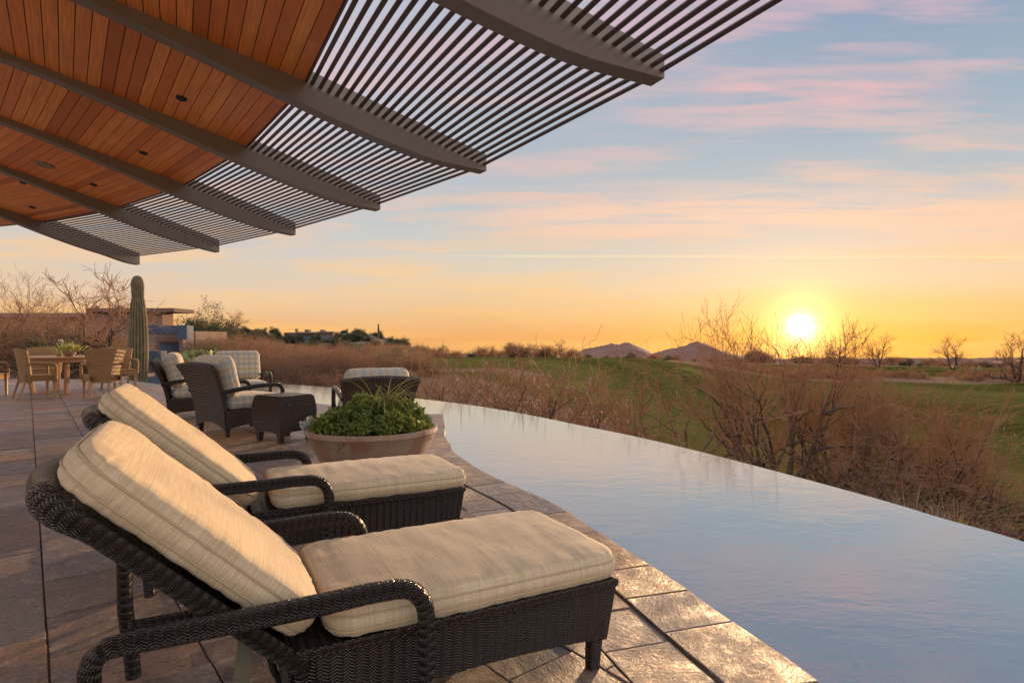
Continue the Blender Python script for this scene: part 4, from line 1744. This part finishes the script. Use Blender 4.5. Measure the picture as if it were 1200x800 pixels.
def hbox(name, x0, x1, y0, y1, z0, z1, m_, parent=None, bev=0.02):
    mb = MB()
    # coordinates are world; converted to the parent's space
    o = Vector((-20.0, 34.0, -0.6))
    mb.box(((x0 + x1) / 2 - o.x, (y0 + y1) / 2 - o.y, (z0 + z1) / 2 - o.z), (x1 - x0, y1 - y0, z1 - z0))
    return mb.build(name, m_, parent or hs, bevel=bev)


def hx(px, Y):
    return (px - 600) / FPX * Y


def hz(py, Y):
    return EYE + (397 - py) / FPX * Y


hbox('wall', hx(100, 36), hx(190, 36), 36, 37.2, -1.0, hz(366, 36), M['stucco'])
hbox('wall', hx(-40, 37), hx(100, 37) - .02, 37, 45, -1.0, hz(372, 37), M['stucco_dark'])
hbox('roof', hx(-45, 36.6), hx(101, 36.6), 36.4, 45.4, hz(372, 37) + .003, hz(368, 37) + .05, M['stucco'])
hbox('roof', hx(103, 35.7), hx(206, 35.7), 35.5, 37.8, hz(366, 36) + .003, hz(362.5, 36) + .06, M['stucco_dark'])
hbox('chimney', hx(139, 36.5), hx(143, 36.5), 36.3, 36.8, hz(362, 36) + .07, hz(358.5, 36.5), M['stucco_dark'])
hbox('wall', hx(182, 31), hx(213, 31), 31, 32.2, -1.0, hz(389.5, 31), M['stucco'])
cn_ = hbox('canopy', hx(176, 30), hx(222, 30), 29.2, 30.4, hz(391.5, 30) + .004, hz(381.5, 30), M['blue_metal'])
hbox('canopy_edge', hx(211, 29), hx(221.5, 29), 28.8, 29.19, hz(398, 29), hz(381, 29), M['blue_metal'])
hbox('wall', hx(214.5, 32.4), hx(229, 32.4), 32.4, 36.0, -1.0, hz(388, 32.4), M['stucco'])
hbox('column', hx(212.5, 29.5), hx(216, 29.5), 29.3, 29.6, -1.0, hz(398, 29) + .3, M['stucco'])
d_ = hbox('door', hx(188.5, 30.95), hx(201, 30.95), 30.93, 30.99, -0.95, hz(402, 31), M['door_glass'], None, 0.004)
hbox('door_frame', hx(201.2, 30.95), hx(210, 30.95), 30.9, 30.985, -0.95, hz(402, 31), M['blue_metal'], None, 0.004)
hbox('lintel', hx(187, 30.9), hx(211, 30.9), 30.86, 30.985, hz(402, 31) + .01, hz(400, 31) + .02, M['stucco_dark'], None, 0.004)
hbox('garden_wall', hx(168, 22.4), hx(192, 22.4), 22.2, 22.6, -1.0, hz(411, 22.4), M['blue_metal'], None, 0.01)
for px in (20, 52, 84):
    f = hbox('window', hx(px, 36.9), hx(px + 16, 36.9), 36.93, 36.995, 0.1, 1.3, M['door_glass'], None, 0.004)

# ------------------------------------------------------------------ vegetation
def bare(seed, H, W, stems, lv=(6, 5, 4), r0=0.05, upright=0.6, droop=0.25, twig=1.0, sides=3, leaves=0, lsize=0.03, wig=0.25, minr=0.003, lmat=0, basespread=0.1):
    """multi-stemmed bare shrub or tree: returns (thick MB, twig MB, leaf MB)"""
    rg = random.Random(seed)
    th_, tw, lf = MB(), MB(), MB()

    def grow(p, d, L, r, level):
        nseg = 6 if level < 2 else 4
        pts, rads_ = [p.copy()], [r]
        kids = []
        q = p.copy()
        dd = d.copy()
        for i in range(nseg):
            s = (i + 1) / nseg
            dd = dd + Vector((rg.gauss(0, 1), rg.gauss(0, 1), rg.gauss(0, 1))) * wig * 0.6
            if level == 0:
                dd.z += 0.05 - droop * 0.35 * s
            else:
                dd.z -= droop * 0.18 * s - 0.05 * upright
            dd.normalize()
            q = q + dd * (L / nseg)
            pts.append(q.copy())
            rads_.append(max(minr, r * (1 - 0.72 * s)))
            if s > 0.25:
                kids.append((q.copy(), dd.copy(), s))
        tgt = th_ if level < 2 else tw
        tgt.tube(pts, rads_, (6 if level == 0 else 4) if level < 2 else sides, 0, rg.random(), cap=False)
        if level < len(lv):
            for _ in range(lv[level]):
                kp, kd, s = rg.choice(kids)
                ax = Vector((rg.gauss(0, 1), rg.gauss(0, 1), rg.gauss(0, 1) * 0.7 + 0.25 * upright)).normalized()
                nd = (kd * rg.uniform(0.5, 1.0) + ax * rg.uniform(0.55, 0.95)).normalized()
                grow(kp, nd, L * rg.uniform(0.42, 0.68), max(minr, r * (1 - .72 * s) * rg.uniform(0.55, 0.8)), level + 1)
        if leaves and level >= len(lv) - 1:
            for _ in range(leaves):
                kp, kd, s = rg.choice(kids)
                c = kp + Vector((rg.gauss(0, 1), rg.gauss(0, 1), rg.gauss(0, 1))) * lsize * 1.5
                leaf(lf, c, Vector((rg.gauss(0, 1), rg.gauss(0, 1), rg.gauss(0, 1))), Vector((rg.gauss(0, 1), rg.gauss(0, 1), 1)), lsize * rg.uniform(.7, 1.5), lsize * .28, rg.random())
    for k in range(stems):
        a = 2 * math.pi * (k + rg.random() * .8) / stems
        lean = rg.uniform(0.35, 1.0) * (W / H)
        d = Vector((math.cos(a) * lean, math.sin(a) * lean, upright + rg.uniform(0, .5))).normalized()
        p = Vector((math.cos(a), math.sin(a), 0)) * basespread * rg.random()
        p.z = -0.1
        grow(p, d, math.hypot(H, W / 2) * rg.uniform(0.5, 0.72), r0 * rg.uniform(.6, 1.0), 0)
    return th_, tw, lf


def sized(kind, H, W):
    """scales a grown shrub to a given height and spread"""
    vs = kind[0].v + kind[1].v
    zs = sorted(v.z for v in vs)
    rs = sorted(math.hypot(v.x, v.y) for v in vs)
    kz, kr = H / zs[int(len(zs) * .995)], W / 2 / rs[int(len(rs) * .97)]
    for mb in kind:
        for v in mb.v:
            v.x *= kr
            v.y *= kr
            v.z *= kz
    return kind


def plant(kind, name, label, cat, group, mats=('bark', 'twig', 'russet_leaf')):
    th_, tw, lf = kind
    root = thing(name, label, cat, (0, 0, -50), 0, group)
    th_.build('trunk', M[mats[0]], root, smooth=True)
    tw.build('branches', M[mats[1]], root)
    if lf.f:
        lf.build('leaves', M[mats[2]], root)
    return root


rv = random.Random(77)


def place(root, x, y, rz, s, label=None, sz=None, dz=0.0, first=[None]):
    used_ = root.get('_placed')
    o = copy_tree(root) if used_ else root
    root['_placed'] = 1
    if '_placed' in o and o is not root:
        del o['_placed']
    o.location = (x, y, ground(x, y) - 0.05 + dz)
    o.rotation_euler = (0, 0, rz)
    o.scale = (s, s, sz or s)
    if label:
        o['label'] = label
    return o


G_NEAR = 'bare desert shrubs just beyond the pool edge'
mesq = plant(sized(bare(5, 4.2, 5.2, 10, (7, 6, 5, 1), 0.12, 0.85, 0.13, wig=0.27, basespread=.35, minr=.0045), 3.75, 5.0), 'mesquite_tree', 'large sprawling bare mesquite with tangled branches in front of the setting sun', 'tree', None)
c = at(912, 12.0)
place(mesq, c.x, c.y, 0.4, 1.0)
c = at(985, 13.2)
place(mesq, c.x, c.y, 2.7, 0.8, 'bare mesquite overlapping the right side of the largest one', 0.86)
mesq2 = plant(sized(bare(9, 3.0, 4.6, 8, (7, 5, 4), 0.08, 0.6, 0.22, wig=0.25, basespread=.3, minr=.005), 2.7, 4.4), 'mesquite_tree', 'wide low bare mesquite at the right edge, branches reaching over the fairway', 'tree', None)
c = at(1105, 10.4)
place(mesq2, c.x, c.y, 1.0, 0.95)
c = at(1078, 11.2)
place(mesq, c.x, c.y, 4.4, 0.74, 'bare mesquite between the sun and the right edge, straw tufts at its foot', 0.70)
lw = bare(14, 1.6, 4.6, 6, (7, 6, 5), 0.075, 0.10, 0.45, wig=0.2, basespread=.2)
mesq3 = plant(lw, 'fallen_mesquite', 'low fallen mesquite with dark trailing boughs near the lower right of the pool edge', 'tree', None)
c = at(1160, 9.2)
place(mesq3, c.x, c.y, 2.6, 0.85)
up1 = plant(bare(21, 2.3, 2.2, 9, (5, 4, 3), 0.04, 0.8, 0.10, wig=0.24, basespread=.3, minr=.0045), 'desert_shrub', 'bare upright purple brown shrub behind the far pool edge', 'shrub', G_NEAR)
up2 = plant(bare(33, 2.0, 2.6, 10, (5, 4, 4), 0.04, 0.7, 0.15, wig=0.28, basespread=.4, minr=.0045, leaves=1, lsize=.028), 'desert_shrub', 'bushy dry shrub behind the far pool edge', 'shrub', G_NEAR, ('bark', 'twig', 'russet_leaf'))
low1 = plant(bare(44, 0.9, 1.8, 13, (5, 5, 3), 0.02, 0.6, 0.2, wig=0.3, basespread=.4, minr=.0025), 'brush', 'low tangle of dry brush hugging the pool wall', 'shrub', G_NEAR)
tall = plant(bare(52, 3.2, 1.0, 4, (5, 4, 3), 0.028, 1.2, 0.08, wig=0.2, basespread=.15), 'slender_shrub', 'slender leaning bare stems rising alone left of the big mesquite', 'shrub', None)
c = at(742, 11.5)
place(tall, c.x, c.y, 0.2, 0.88)
near_spots = [
    (up1, 508, 17.5, 1.00, 'bare upright shrub behind the far pool edge, just right of the low backed chair'),
    (up2, 540, 16.5, 1.05, 'bushy dry shrub at the pool edge, second from the low backed chair'),
    (up1, 578, 16.0, 1.05, 'bare fan of upright stems at the pool edge below the middle of the tree line'),
    (up2, 610, 15.0, 1.10, 'purple brown shrub at the pool edge left of the dark leaning one'),
    (up1, 646, 14.2, 1.15, 'tall twiggy shrub poking above the fairway left of the distant mountains'),
    (up2, 676, 13.6, 0.95, 'dense dry shrub at the pool edge beneath the left mountain'),
    (up2, 715, 14.4, 0.55, 'small dry shrub between two taller ones beneath the mountains'),
    (up1, 800, 11.0, 0.95, 'bare shrub at the left foot of the big mesquite'),
    (up1, 1010, 9.3, 0.6, 'bare shrub between the big mesquite and the right hand one'),
    (up2, 1045, 10.8, 0.85, 'thick twiggy shrub behind the straw tufts on the right'),
    (low1, 1075, 7.4, 1.1, 'low dry brush among the straw tufts by the pool'),
    (low1, 1150, 6.9, 1.0, 'low dry brush at the lower right by the pool edge'),
    (low1, 1215, 6.6, 1.0, 'low dry brush cut by the right edge of the photo'),
    (low1, 780, 9.6, 1.1, 'low dry brush by the pool between the slender stems and the mesquite'),
    (low1, 705, 11.6, 1.1, 'low dry brush by the pool left of the slender stems'),
]
for kind, px, Y, s, lab in near_spots:
    c = at(px, Y)
    place(kind, c.x, c.y, rv.uniform(0, 6.28), s, lab)

# straw tufts
def tuft(seed, H, n_):
    rg = random.Random(seed)
    mb = MB()
    for i in range(n_):
        a = rg.uniform(0, 6.28)
        L = H * rg.uniform(.5, 1.1)
        b0_ = Vector((rg.gauss(0, .05), rg.gauss(0, .05), 0))
        bend = rg.uniform(.15, .6)
        pts = []
        for k in range(5):
            s = k / 4
            pts.append(b0_ + Vector((math.cos(a) * bend * L * s * s, math.sin(a) * bend * L * s * s, L * (s - .18 * bend * s * s))))
        sd_ = Vector((-math.sin(a), math.cos(a), 0))
        t_ = rg.random()
        for k in range(4):
            w0, w1 = .004 * (1 - k / 4) + .0008, .004 * (1 - (k + 1) / 4) + .0008
            mb.poly([pts[k] - sd_ * w0, pts[k] + sd_ * w0, pts[k + 1] + sd_ * w1, pts[k + 1] - sd_ * w1], None, 0, t_)
    return mb


t0 = tag(tuft(3, 0.95, 140).build('straw_tuft', M['straw']), 'pale straw grass tuft standing among brush right of the big mesquite', 'grass', 'straw grass tufts by the pool wall')
spots = [(1068, 7.9, 1.1, 'tallest pale straw tuft, standing under the right hand mesquite'), (1090, 7.4, .9, 'pale straw tuft just right of the tallest one'),
         (1118, 7.6, 1.0, 'pale straw tuft above the lower right stretch of pool edge'), (1040, 8.2, .8, 'pale straw tuft left of the tallest one'),
         (1010, 8.8, .8, 'small pale straw tuft right of the big mesquite base'), (905, 9.4, .9, 'pale straw tuft at the foot of the big mesquite trunk')]
for i, (px, Y, s, lab) in enumerate(spots):
    o = t0
    if i:
        o = t0.copy()
        col.objects.link(o)
    c = at(px, Y)
    o.location = (c.x, c.y, ground(c.x, c.y) - 0.03)
    o.rotation_euler = (0, 0, rv.uniform(0, 6))
    o.scale = (s, s, s)
    o['label'] = lab

# dense russet thicket on the left bank
G_TH = 'russet shrubs of the thicket beyond the left of the pool'
L_TH = 'dry russet shrub in the thicket between the club chairs and the rocky hill'
th1 = plant(bare(61, 1.7, 2.2, 16, (6, 5, 3), 0.025, 0.8, 0.12, wig=0.28, leaves=5, lsize=.035, basespread=.5), 'russet_shrub', L_TH, 'shrub', G_TH, ('bark', 'orange_twig', 'russet_leaf'))
th2 = plant(bare(67, 1.4, 2.6, 18, (6, 5, 3), 0.022, 0.6, 0.18, wig=0.3, leaves=3, lsize=.03, basespread=.6), 'russet_shrub', L_TH, 'shrub', G_TH, ('bark', 'orange_twig', 'russet_leaf'))
th3 = plant(bare(71, 1.5, 2.0, 18, (6, 5, 3), 0.022, 0.9, 0.05, wig=0.25, basespread=.5), 'russet_shrub', L_TH, 'shrub', G_TH, ('bark', 'twig', 'russet_leaf'))
tho = plant(bare(73, 1.5, 2.2, 14, (6, 5, 3), 0.028, 0.7, 0.12, wig=0.3, leaves=7, lsize=.045, basespread=.5), 'olive_shrub', 'dull olive shrub dotted through the russet thicket beyond the club chairs', 'shrub', 'olive shrubs within the thicket', ('bark', 'twig', 'olive_leaf'))
for i in range(125):
    q = rv.random()
    Y = 25 + 40 * q ** 1.4
    px = rv.uniform(258, 500)
    if Y < 17.5 + max(0, (400 - px)) / 45.0:
        Y += 4
    c = at(px, Y)
    kind = rv.choice([th1, th1, th2, th3, th3, tho])
    s = rv.uniform(.5, .9)
    if px > 330:
        s *= .72
    place(kind, c.x, c.y, rv.uniform(0, 6.28), s)

# low brush on the bare bank just past the pool
for i in range(34):
    px = rv.uniform(262, 500)
    c = at(px, rv.uniform(18.5, 25))
    place(rv.choice([low1, low1, th3]), c.x, c.y, rv.uniform(0, 6.28), rv.uniform(.55, .95) if px < 440 else .7, 'low dry brush on the bank between the pool and the russet thicket')['group'] = 'low brush on the left bank'

# green and yellow plants beside the neighbouring house
ev = plant(bare(81, 1.9, 2.2, 12, (6, 5, 3), 0.04, 0.7, 0.12, wig=0.3, leaves=16, lsize=.06, basespread=.3), 'evergreen_tree', 'dark round evergreen behind the blue canopy, against the sky', 'tree', None, ('bark', 'twig', 'dark_leaf'))
c = at(243, 46)
place(ev, c.x, c.y, .5, 1.7)
ol = plant(bare(83, 1.3, 1.9, 12, (6, 5, 3), 0.03, 0.7, 0.15, wig=0.3, leaves=12, lsize=.05, basespread=.3), 'olive_shrub', 'olive green shrub beside the blue canopied house', 'shrub', None, ('bark', 'twig', 'olive_leaf'))
for px, Y, s, lab in ((246, 27, .8, 'olive green shrub nearest the blue canopy corner'), (262, 33, 1.0, 'olive green shrub among russet brush above the plaid chair'),
                      (700, 15.2, .55, 'small olive shrub on the bank below the left mountain'), (1020, 12.5, .6, 'small olive shrub on the bank right of the big mesquite'), (1178, 11.5, .6, 'small olive shrub at the far right behind the fallen mesquite'),
                      (318, 30, .7, 'small dark olive shrub in the russet thicket above the side table'), (232, 40, 1.3, 'olive shrub at the back of the blue canopied house')):
    c = at(px, Y)
    place(ol, c.x, c.y, px * .1, s, lab)


def pear(seed):
    rg = random.Random(seed)
    mb = MB()

    def pad(p, d, L, lvl):
        n_ = Vector((rg.gauss(0, 1), rg.gauss(0, 1), 0.1)).normalized()
        s = d.cross(n_).normalized()
        n_ = s.cross(d).normalized()
        b = len(mb.v)
        N = 12
        for sg_ in (-1, 1):
            for k in range(N):
                a = 2 * math.pi * k / N
                w_ = L * .36 * math.sin(a)
                h_ = L * (.5 - .5 * math.cos(a))
                mb.v.append(p + d * h_ + s * w_ + n_ * sg_ * L * .045)
            mb.v.append(p + d * L * .5 + n_ * sg_ * L * .08)
        t_ = rg.random()
        for k in range(N):
            k2 = (k + 1) % N
            mb.face((b + k2, b + k, b + N), None, 0, t_)
            mb.face((b + N + 1 + k, b + N + 1 + k2, b + 2 * N + 1), None, 0, t_)
            mb.face((b + k, b + k2, b + N + 1 + k2, b + N + 1 + k), None, 0, t_)
        if lvl < 3:
            for _ in range(rg.choice([1, 2, 2, 3])):
                pad(p + d * L * rg.uniform(.8, .97) + s * L * rg.uniform(-.2, .2), (d + Vector((rg.gauss(0, .5), rg.gauss(0, .5), .3))).normalized(), L * rg.uniform(.75, .95), lvl + 1)
    for k in range(6):
        pad(Vector((rg.gauss(0, .25), rg.gauss(0, .25), 0)), Vector((rg.gauss(0, .5), rg.gauss(0, .5), 1)).normalized(), .32, 0)
    return mb


pp_ = pear(5).build('prickly_pear', M['cactus_pad'], smooth=True, auto=40)
tag(pp_, 'yellow green prickly pear clump by the corner of the blue canopied house', 'cactus')
c = at(240, 23)
pp_.location = (c.x, c.y, ground(c.x, c.y))
pp_.scale = (1.1, 1.1, 1.1)

# left bank trees behind the dining set
tr1 = plant(bare(91, 2.9, 4.2, 4, (7, 6, 5), 0.12, 0.75, 0.10, wig=0.26, basespread=.1, minr=.008), 'bare_tree', 'spreading bare tree with a dark forked trunk left of the saguaro', 'tree', None)
c = at(108, 22)
place(tr1, c.x, c.y, .9, .98)
tr2 = plant(bare(95, 3.0, 3.2, 5, (7, 6, 4), 0.05, 0.9, 0.10, wig=0.26, leaves=2, lsize=.04, minr=.004, basespread=.2), 'bare_tree', 'russet tinted bare tree at the left edge behind the dining chairs', 'tree', None, ('bark', 'orange_twig', 'russet_leaf'))
c = at(5, 23)
place(tr2, c.x, c.y, .2, 1.05)
c = at(55, 26)
place(tr2, c.x, c.y, 2.2, 1.0, 'thin upright bare tree between the left edge tree and the spreading tree')
G_L = 'dry shrubs behind the dining set'
for i in range(26):
    px = rv.uniform(-30, 132)
    Y = rv.uniform(21.0, 31)
    c = at(px, Y)
    kind = rv.choice([th1, th2, th3])
    o = place(kind, c.x, c.y, rv.uniform(0, 6.28), rv.uniform(.8, 1.35), 'dry shrub in the hedge of brush between the dining set and the neighbouring house')
    o['group'] = G_L
sh = plant(bare(97, 1.3, 2.2, 14, (6, 5, 3), 0.03, 0.7, 0.12, wig=0.3, leaves=6, lsize=.045, basespread=.4), 'dark_shrub', 'dark purple shrub under the spreading bare tree, behind the flower stem', 'shrub', None, ('bark', 'twig', 'dark_leaf'))
c = at(78, 21.5)
place(sh, c.x, c.y, 0, 1.2)

# ------------------------------------------------------------------ far tree line and hill
fb1 = plant(bare(101, 2.6, 3.4, 10, (6, 5, 3), 0.06, 0.8, 0.1, wig=0.28, leaves=4, lsize=.10, minr=.010, basespread=.5), 'far_shrub', 'brown desert tree in the far line beyond the fairway', 'tree', 'trees lining the far side of the fairway', ('bark', 'twig', 'russet_leaf'))
fb2 = plant(bare(103, 2.4, 3.6, 9, (6, 5, 3), 0.06, 0.7, 0.12, wig=0.3, leaves=10, lsize=.13, minr=.010, basespread=.5), 'far_shrub', 'dark olive desert tree in the far line beyond the fairway', 'tree', 'trees lining the far side of the fairway', ('bark', 'twig', 'dark_leaf'))
for i in range(135):
    px = rv.uniform(430, 905) if i < 95 else rv.uniform(900, 1260)
    Y = rv.uniform(98, 150) if i < 95 else rv.uniform(150, 230)
    c = at(px, Y)
    kind = rv.choice([fb1, fb1, fb2])
    s = rv.uniform(.6, 1.05) if px < 900 else rv.uniform(.6, 1.0)
    if 670 < px < 870:
        s *= .55
    place(kind, c.x, c.y, rv.uniform(0, 6.28), s)
# brush on the rough between the fairways
G_R = 'low brush on the rough between the fairways'
rb = plant(bare(107, 0.9, 1.8, 10, (6, 4, 3), 0.03, 0.6, 0.2, wig=0.3, leaves=2, lsize=.06, minr=.006, basespread=.5), 'rough_brush', 'low brown brush on the strip of rough between the fairways', 'shrub', G_R)
for i in range(48):
    px = rv.uniform(860, 1230)
    Y = rv.uniform(61, 70)
    c = at(px, Y)
    place(rb, c.x, c.y, rv.uniform(0, 6.28), rv.uniform(.7, 1.3))
# lone trees on the right skyline
for px, Y, s, lab in ((1117, 82, 1.0, 'lone bare twisted tree on the right skyline'), (1192, 60, 1.15, 'larger bare tree cut by the right edge of the photo'),
                      (1030, 95, 1.1, 'bare tree on the skyline right of the sun'), (985, 90, 1.2, 'bare tree on the skyline close to the sun'),
                      (655, 75, .55, 'slim bare tree standing before the tree line left of the mountains'),):
    c = at(px, Y)
    o = place(tr1, c.x, c.y, px * .7, s, lab)
    o.scale = (s * 1.05, s * 1.05, s * 1.15)
# bushes on the hill
hb_ = plant(bare(111, 2.0, 3.0, 8, (5, 5, 3), 0.08, 0.7, 0.1, wig=0.3, leaves=10, lsize=.22, minr=.02, basespread=.6), 'hill_shrub', 'dark scrub bush dotting the rocky hill below the hilltop house', 'shrub', 'scrub bushes on the rocky hill', ('bark', 'twig', 'dark_leaf'))
for i in range(150):
    px = rv.uniform(230, 530)
    Y = rv.uniform(150, 240)
    c = at(px, Y)
    place(hb_, c.x, c.y, rv.uniform(0, 6.28), rv.uniform(.5, 1.1))
c = at(275, 215)
hb2 = place(tr1, c.x, c.y, .5, 2.2, 'bare tree on the hill crest above the plaid chair')
# boulders on the hill
bo = MB()
rb_ = random.Random(8)
bm = bmesh.new()
bmesh.ops.create_icosphere(bm, subdivisions=2, radius=1.0)
ico_v = [v.co.copy() for v in bm.verts]
ico_f = [[v.index for v in f.verts] for f in bm.faces]
bm.free()
mb = MB()
for v in ico_v:
    mb.v.append(v * (1 + 0.35 * noise.noise(v * 1.6)))
    mb.v[-1].z *= .7
for f in ico_f:
    mb.face(f)
b0o = mb.build('boulder', M['rock'])
tag(b0o, 'grey boulder in the scree on the slope right of the hilltop house', 'rock', 'boulders on the hill slope')
for i in range(130):
    o = b0o if i == 0 else b0o.copy()
    if i:
        col.objects.link(o)
    px = rb_.uniform(350, 500)
    Y = rb_.uniform(165, 240)
    c = at(px, Y)
    s = rb_.uniform(.5, 1.7)
    o.location = (c.x, c.y, ground(c.x, c.y) + .1 * s)
    o.rotation_euler = (0, 0, rb_.uniform(0, 6))
    o.scale = (s * rb_.uniform(.8, 1.5), s, s * rb_.uniform(.6, 1.0))
sp = so.copy()
sp.data = so.data
col.objects.link(sp)
tag(sp, 'lone column of a distant saguaro on the crest of the rocky hill', 'cactus')
c = at(443.5, 225)
sp.location = (c.x, c.y, ground(c.x, c.y) - .2)
sp.scale = (1.7, 1.7, 1.9)

# hilltop house
hh = thing('hilltop_house', 'brown stucco house with stepped flat roofs on top of the hill', 'house', (at(362, 228).x, 228, 0))


def hh_box(name, px0, px1, py0, py1, y0, y1, m_):
    mb = MB()
    o = hh.location
    x0, x1 = hx(px0, y0), hx(px1, y0)
    z1, z0 = hz(py0, y0), hz(py1, y0)
    mb.box(((x0 + x1) / 2 - o.x, (y0 + y1) / 2 - o.y, (z0 + z1) / 2), (x1 - x0, y1 - y0, z1 - z0))
    return mb.build(name, m_, hh)


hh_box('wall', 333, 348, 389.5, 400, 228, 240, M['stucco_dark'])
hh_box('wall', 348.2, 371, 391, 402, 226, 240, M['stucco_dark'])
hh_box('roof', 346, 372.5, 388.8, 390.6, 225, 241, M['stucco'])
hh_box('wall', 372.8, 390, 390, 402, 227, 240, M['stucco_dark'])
hh_box('roof', 372, 391, 388.3, 389.8, 226.5, 241, M['stucco'])
hh_box('chimney', 346, 347.6, 385, 389.3, 230, 232, M['stucco_dark'])
hh_box('chimney', 357, 361.5, 386, 388.7, 230, 233, M['stucco_dark'])
hh_box('chimney', 375, 379.5, 386.2, 388.2, 230, 233, M['stucco_dark'])
for p0 in (351, 357, 363, 376, 382):
    hh_box('window', p0, p0 + 4, 393.5, 398.5, 225.9 if p0 < 372 else 226.9, 226.1 if p0 < 372 else 227.1, M['door_glass'])

# ------------------------------------------------------------------ distant mountains
def mountain(label, Y, prof_px, depth, seed):
    mb = MB()
    nx, ny = 120, 26
    x0, x1 = prof_px[0][0], prof_px[-1][0]
    zb_ = EYE - 0.0386 * Y - 25
    for j in range(ny + 1):
        v = j / ny
        yy = Y - depth / 2 + depth * v
        ridge = max(0.0, 1 - abs(2 * v - 1)) ** 0.9
        for i in range(nx + 1):
            px = x0 + (x1 - x0) * i / nx
            zt = EYE + (397 - interp(prof_px, px)) / FPX * Y
            x = hx(px, Y)
            f = 1 + 0.30 * noise.fractal(Vector((x * .004, yy * .004, seed)), 0.9, 2.1, 6) * (1 - ridge ** 2 * .75)
            rg_ = 0.04 * noise.fractal(Vector((x * .012, yy * .004, seed + 3)), 0.8, 2.0, 5)
            z = zb_ + (zt - zb_) * min(1.15, max(0, ridge * f + rg_))
            mb.v.append(Vector((x, yy, z)))
    for j in range(ny):
        for i in range(nx):
            b = j * (nx + 1) + i
            mb.face((b, b + 1, b + nx + 2, b + nx + 1), ((0, 0),) * 4)
    o = struct(mb.build('mountain', M['mountain'], smooth=True))
    return o


mountain('', 6800, [(655, 424), (672, 416), (686, 409), (700, 406), (708, 405), (716, 402.6), (724, 403.8), (731, 401.5), (738, 402.5), (746, 405.5), (757, 410), (770, 416), (785, 424)], 2600, 1)
mountain('', 5200, [(735, 426), (760, 418), (775, 412), (788, 408.5), (800, 405.5), (808, 403.5), (816, 400), (824, 401), (833, 405), (846, 411), (860, 415), (885, 420), (905, 426)], 2000, 5)
mountain('', 7800, [(1085, 427), (1102, 423), (1118, 418.5), (1126, 419), (1140, 422.5), (1170, 424), (1215, 421.5), (1260, 427)], 2200, 9)
mountain('', 8400, [(860, 426), (900, 420.5), (960, 419), (1010, 420), (1060, 418.5), (1110, 420), (1160, 419), (1210, 418), (1270, 420), (1300, 427)], 1500, 17)
mountain('', 7400, [(430, 425), (470, 416), (500, 411), (530, 414), (560, 415), (600, 417), (640, 418), (670, 425)], 2200, 13)

for o in list(scene.objects):
    if '_placed' in o:
        del o['_placed']
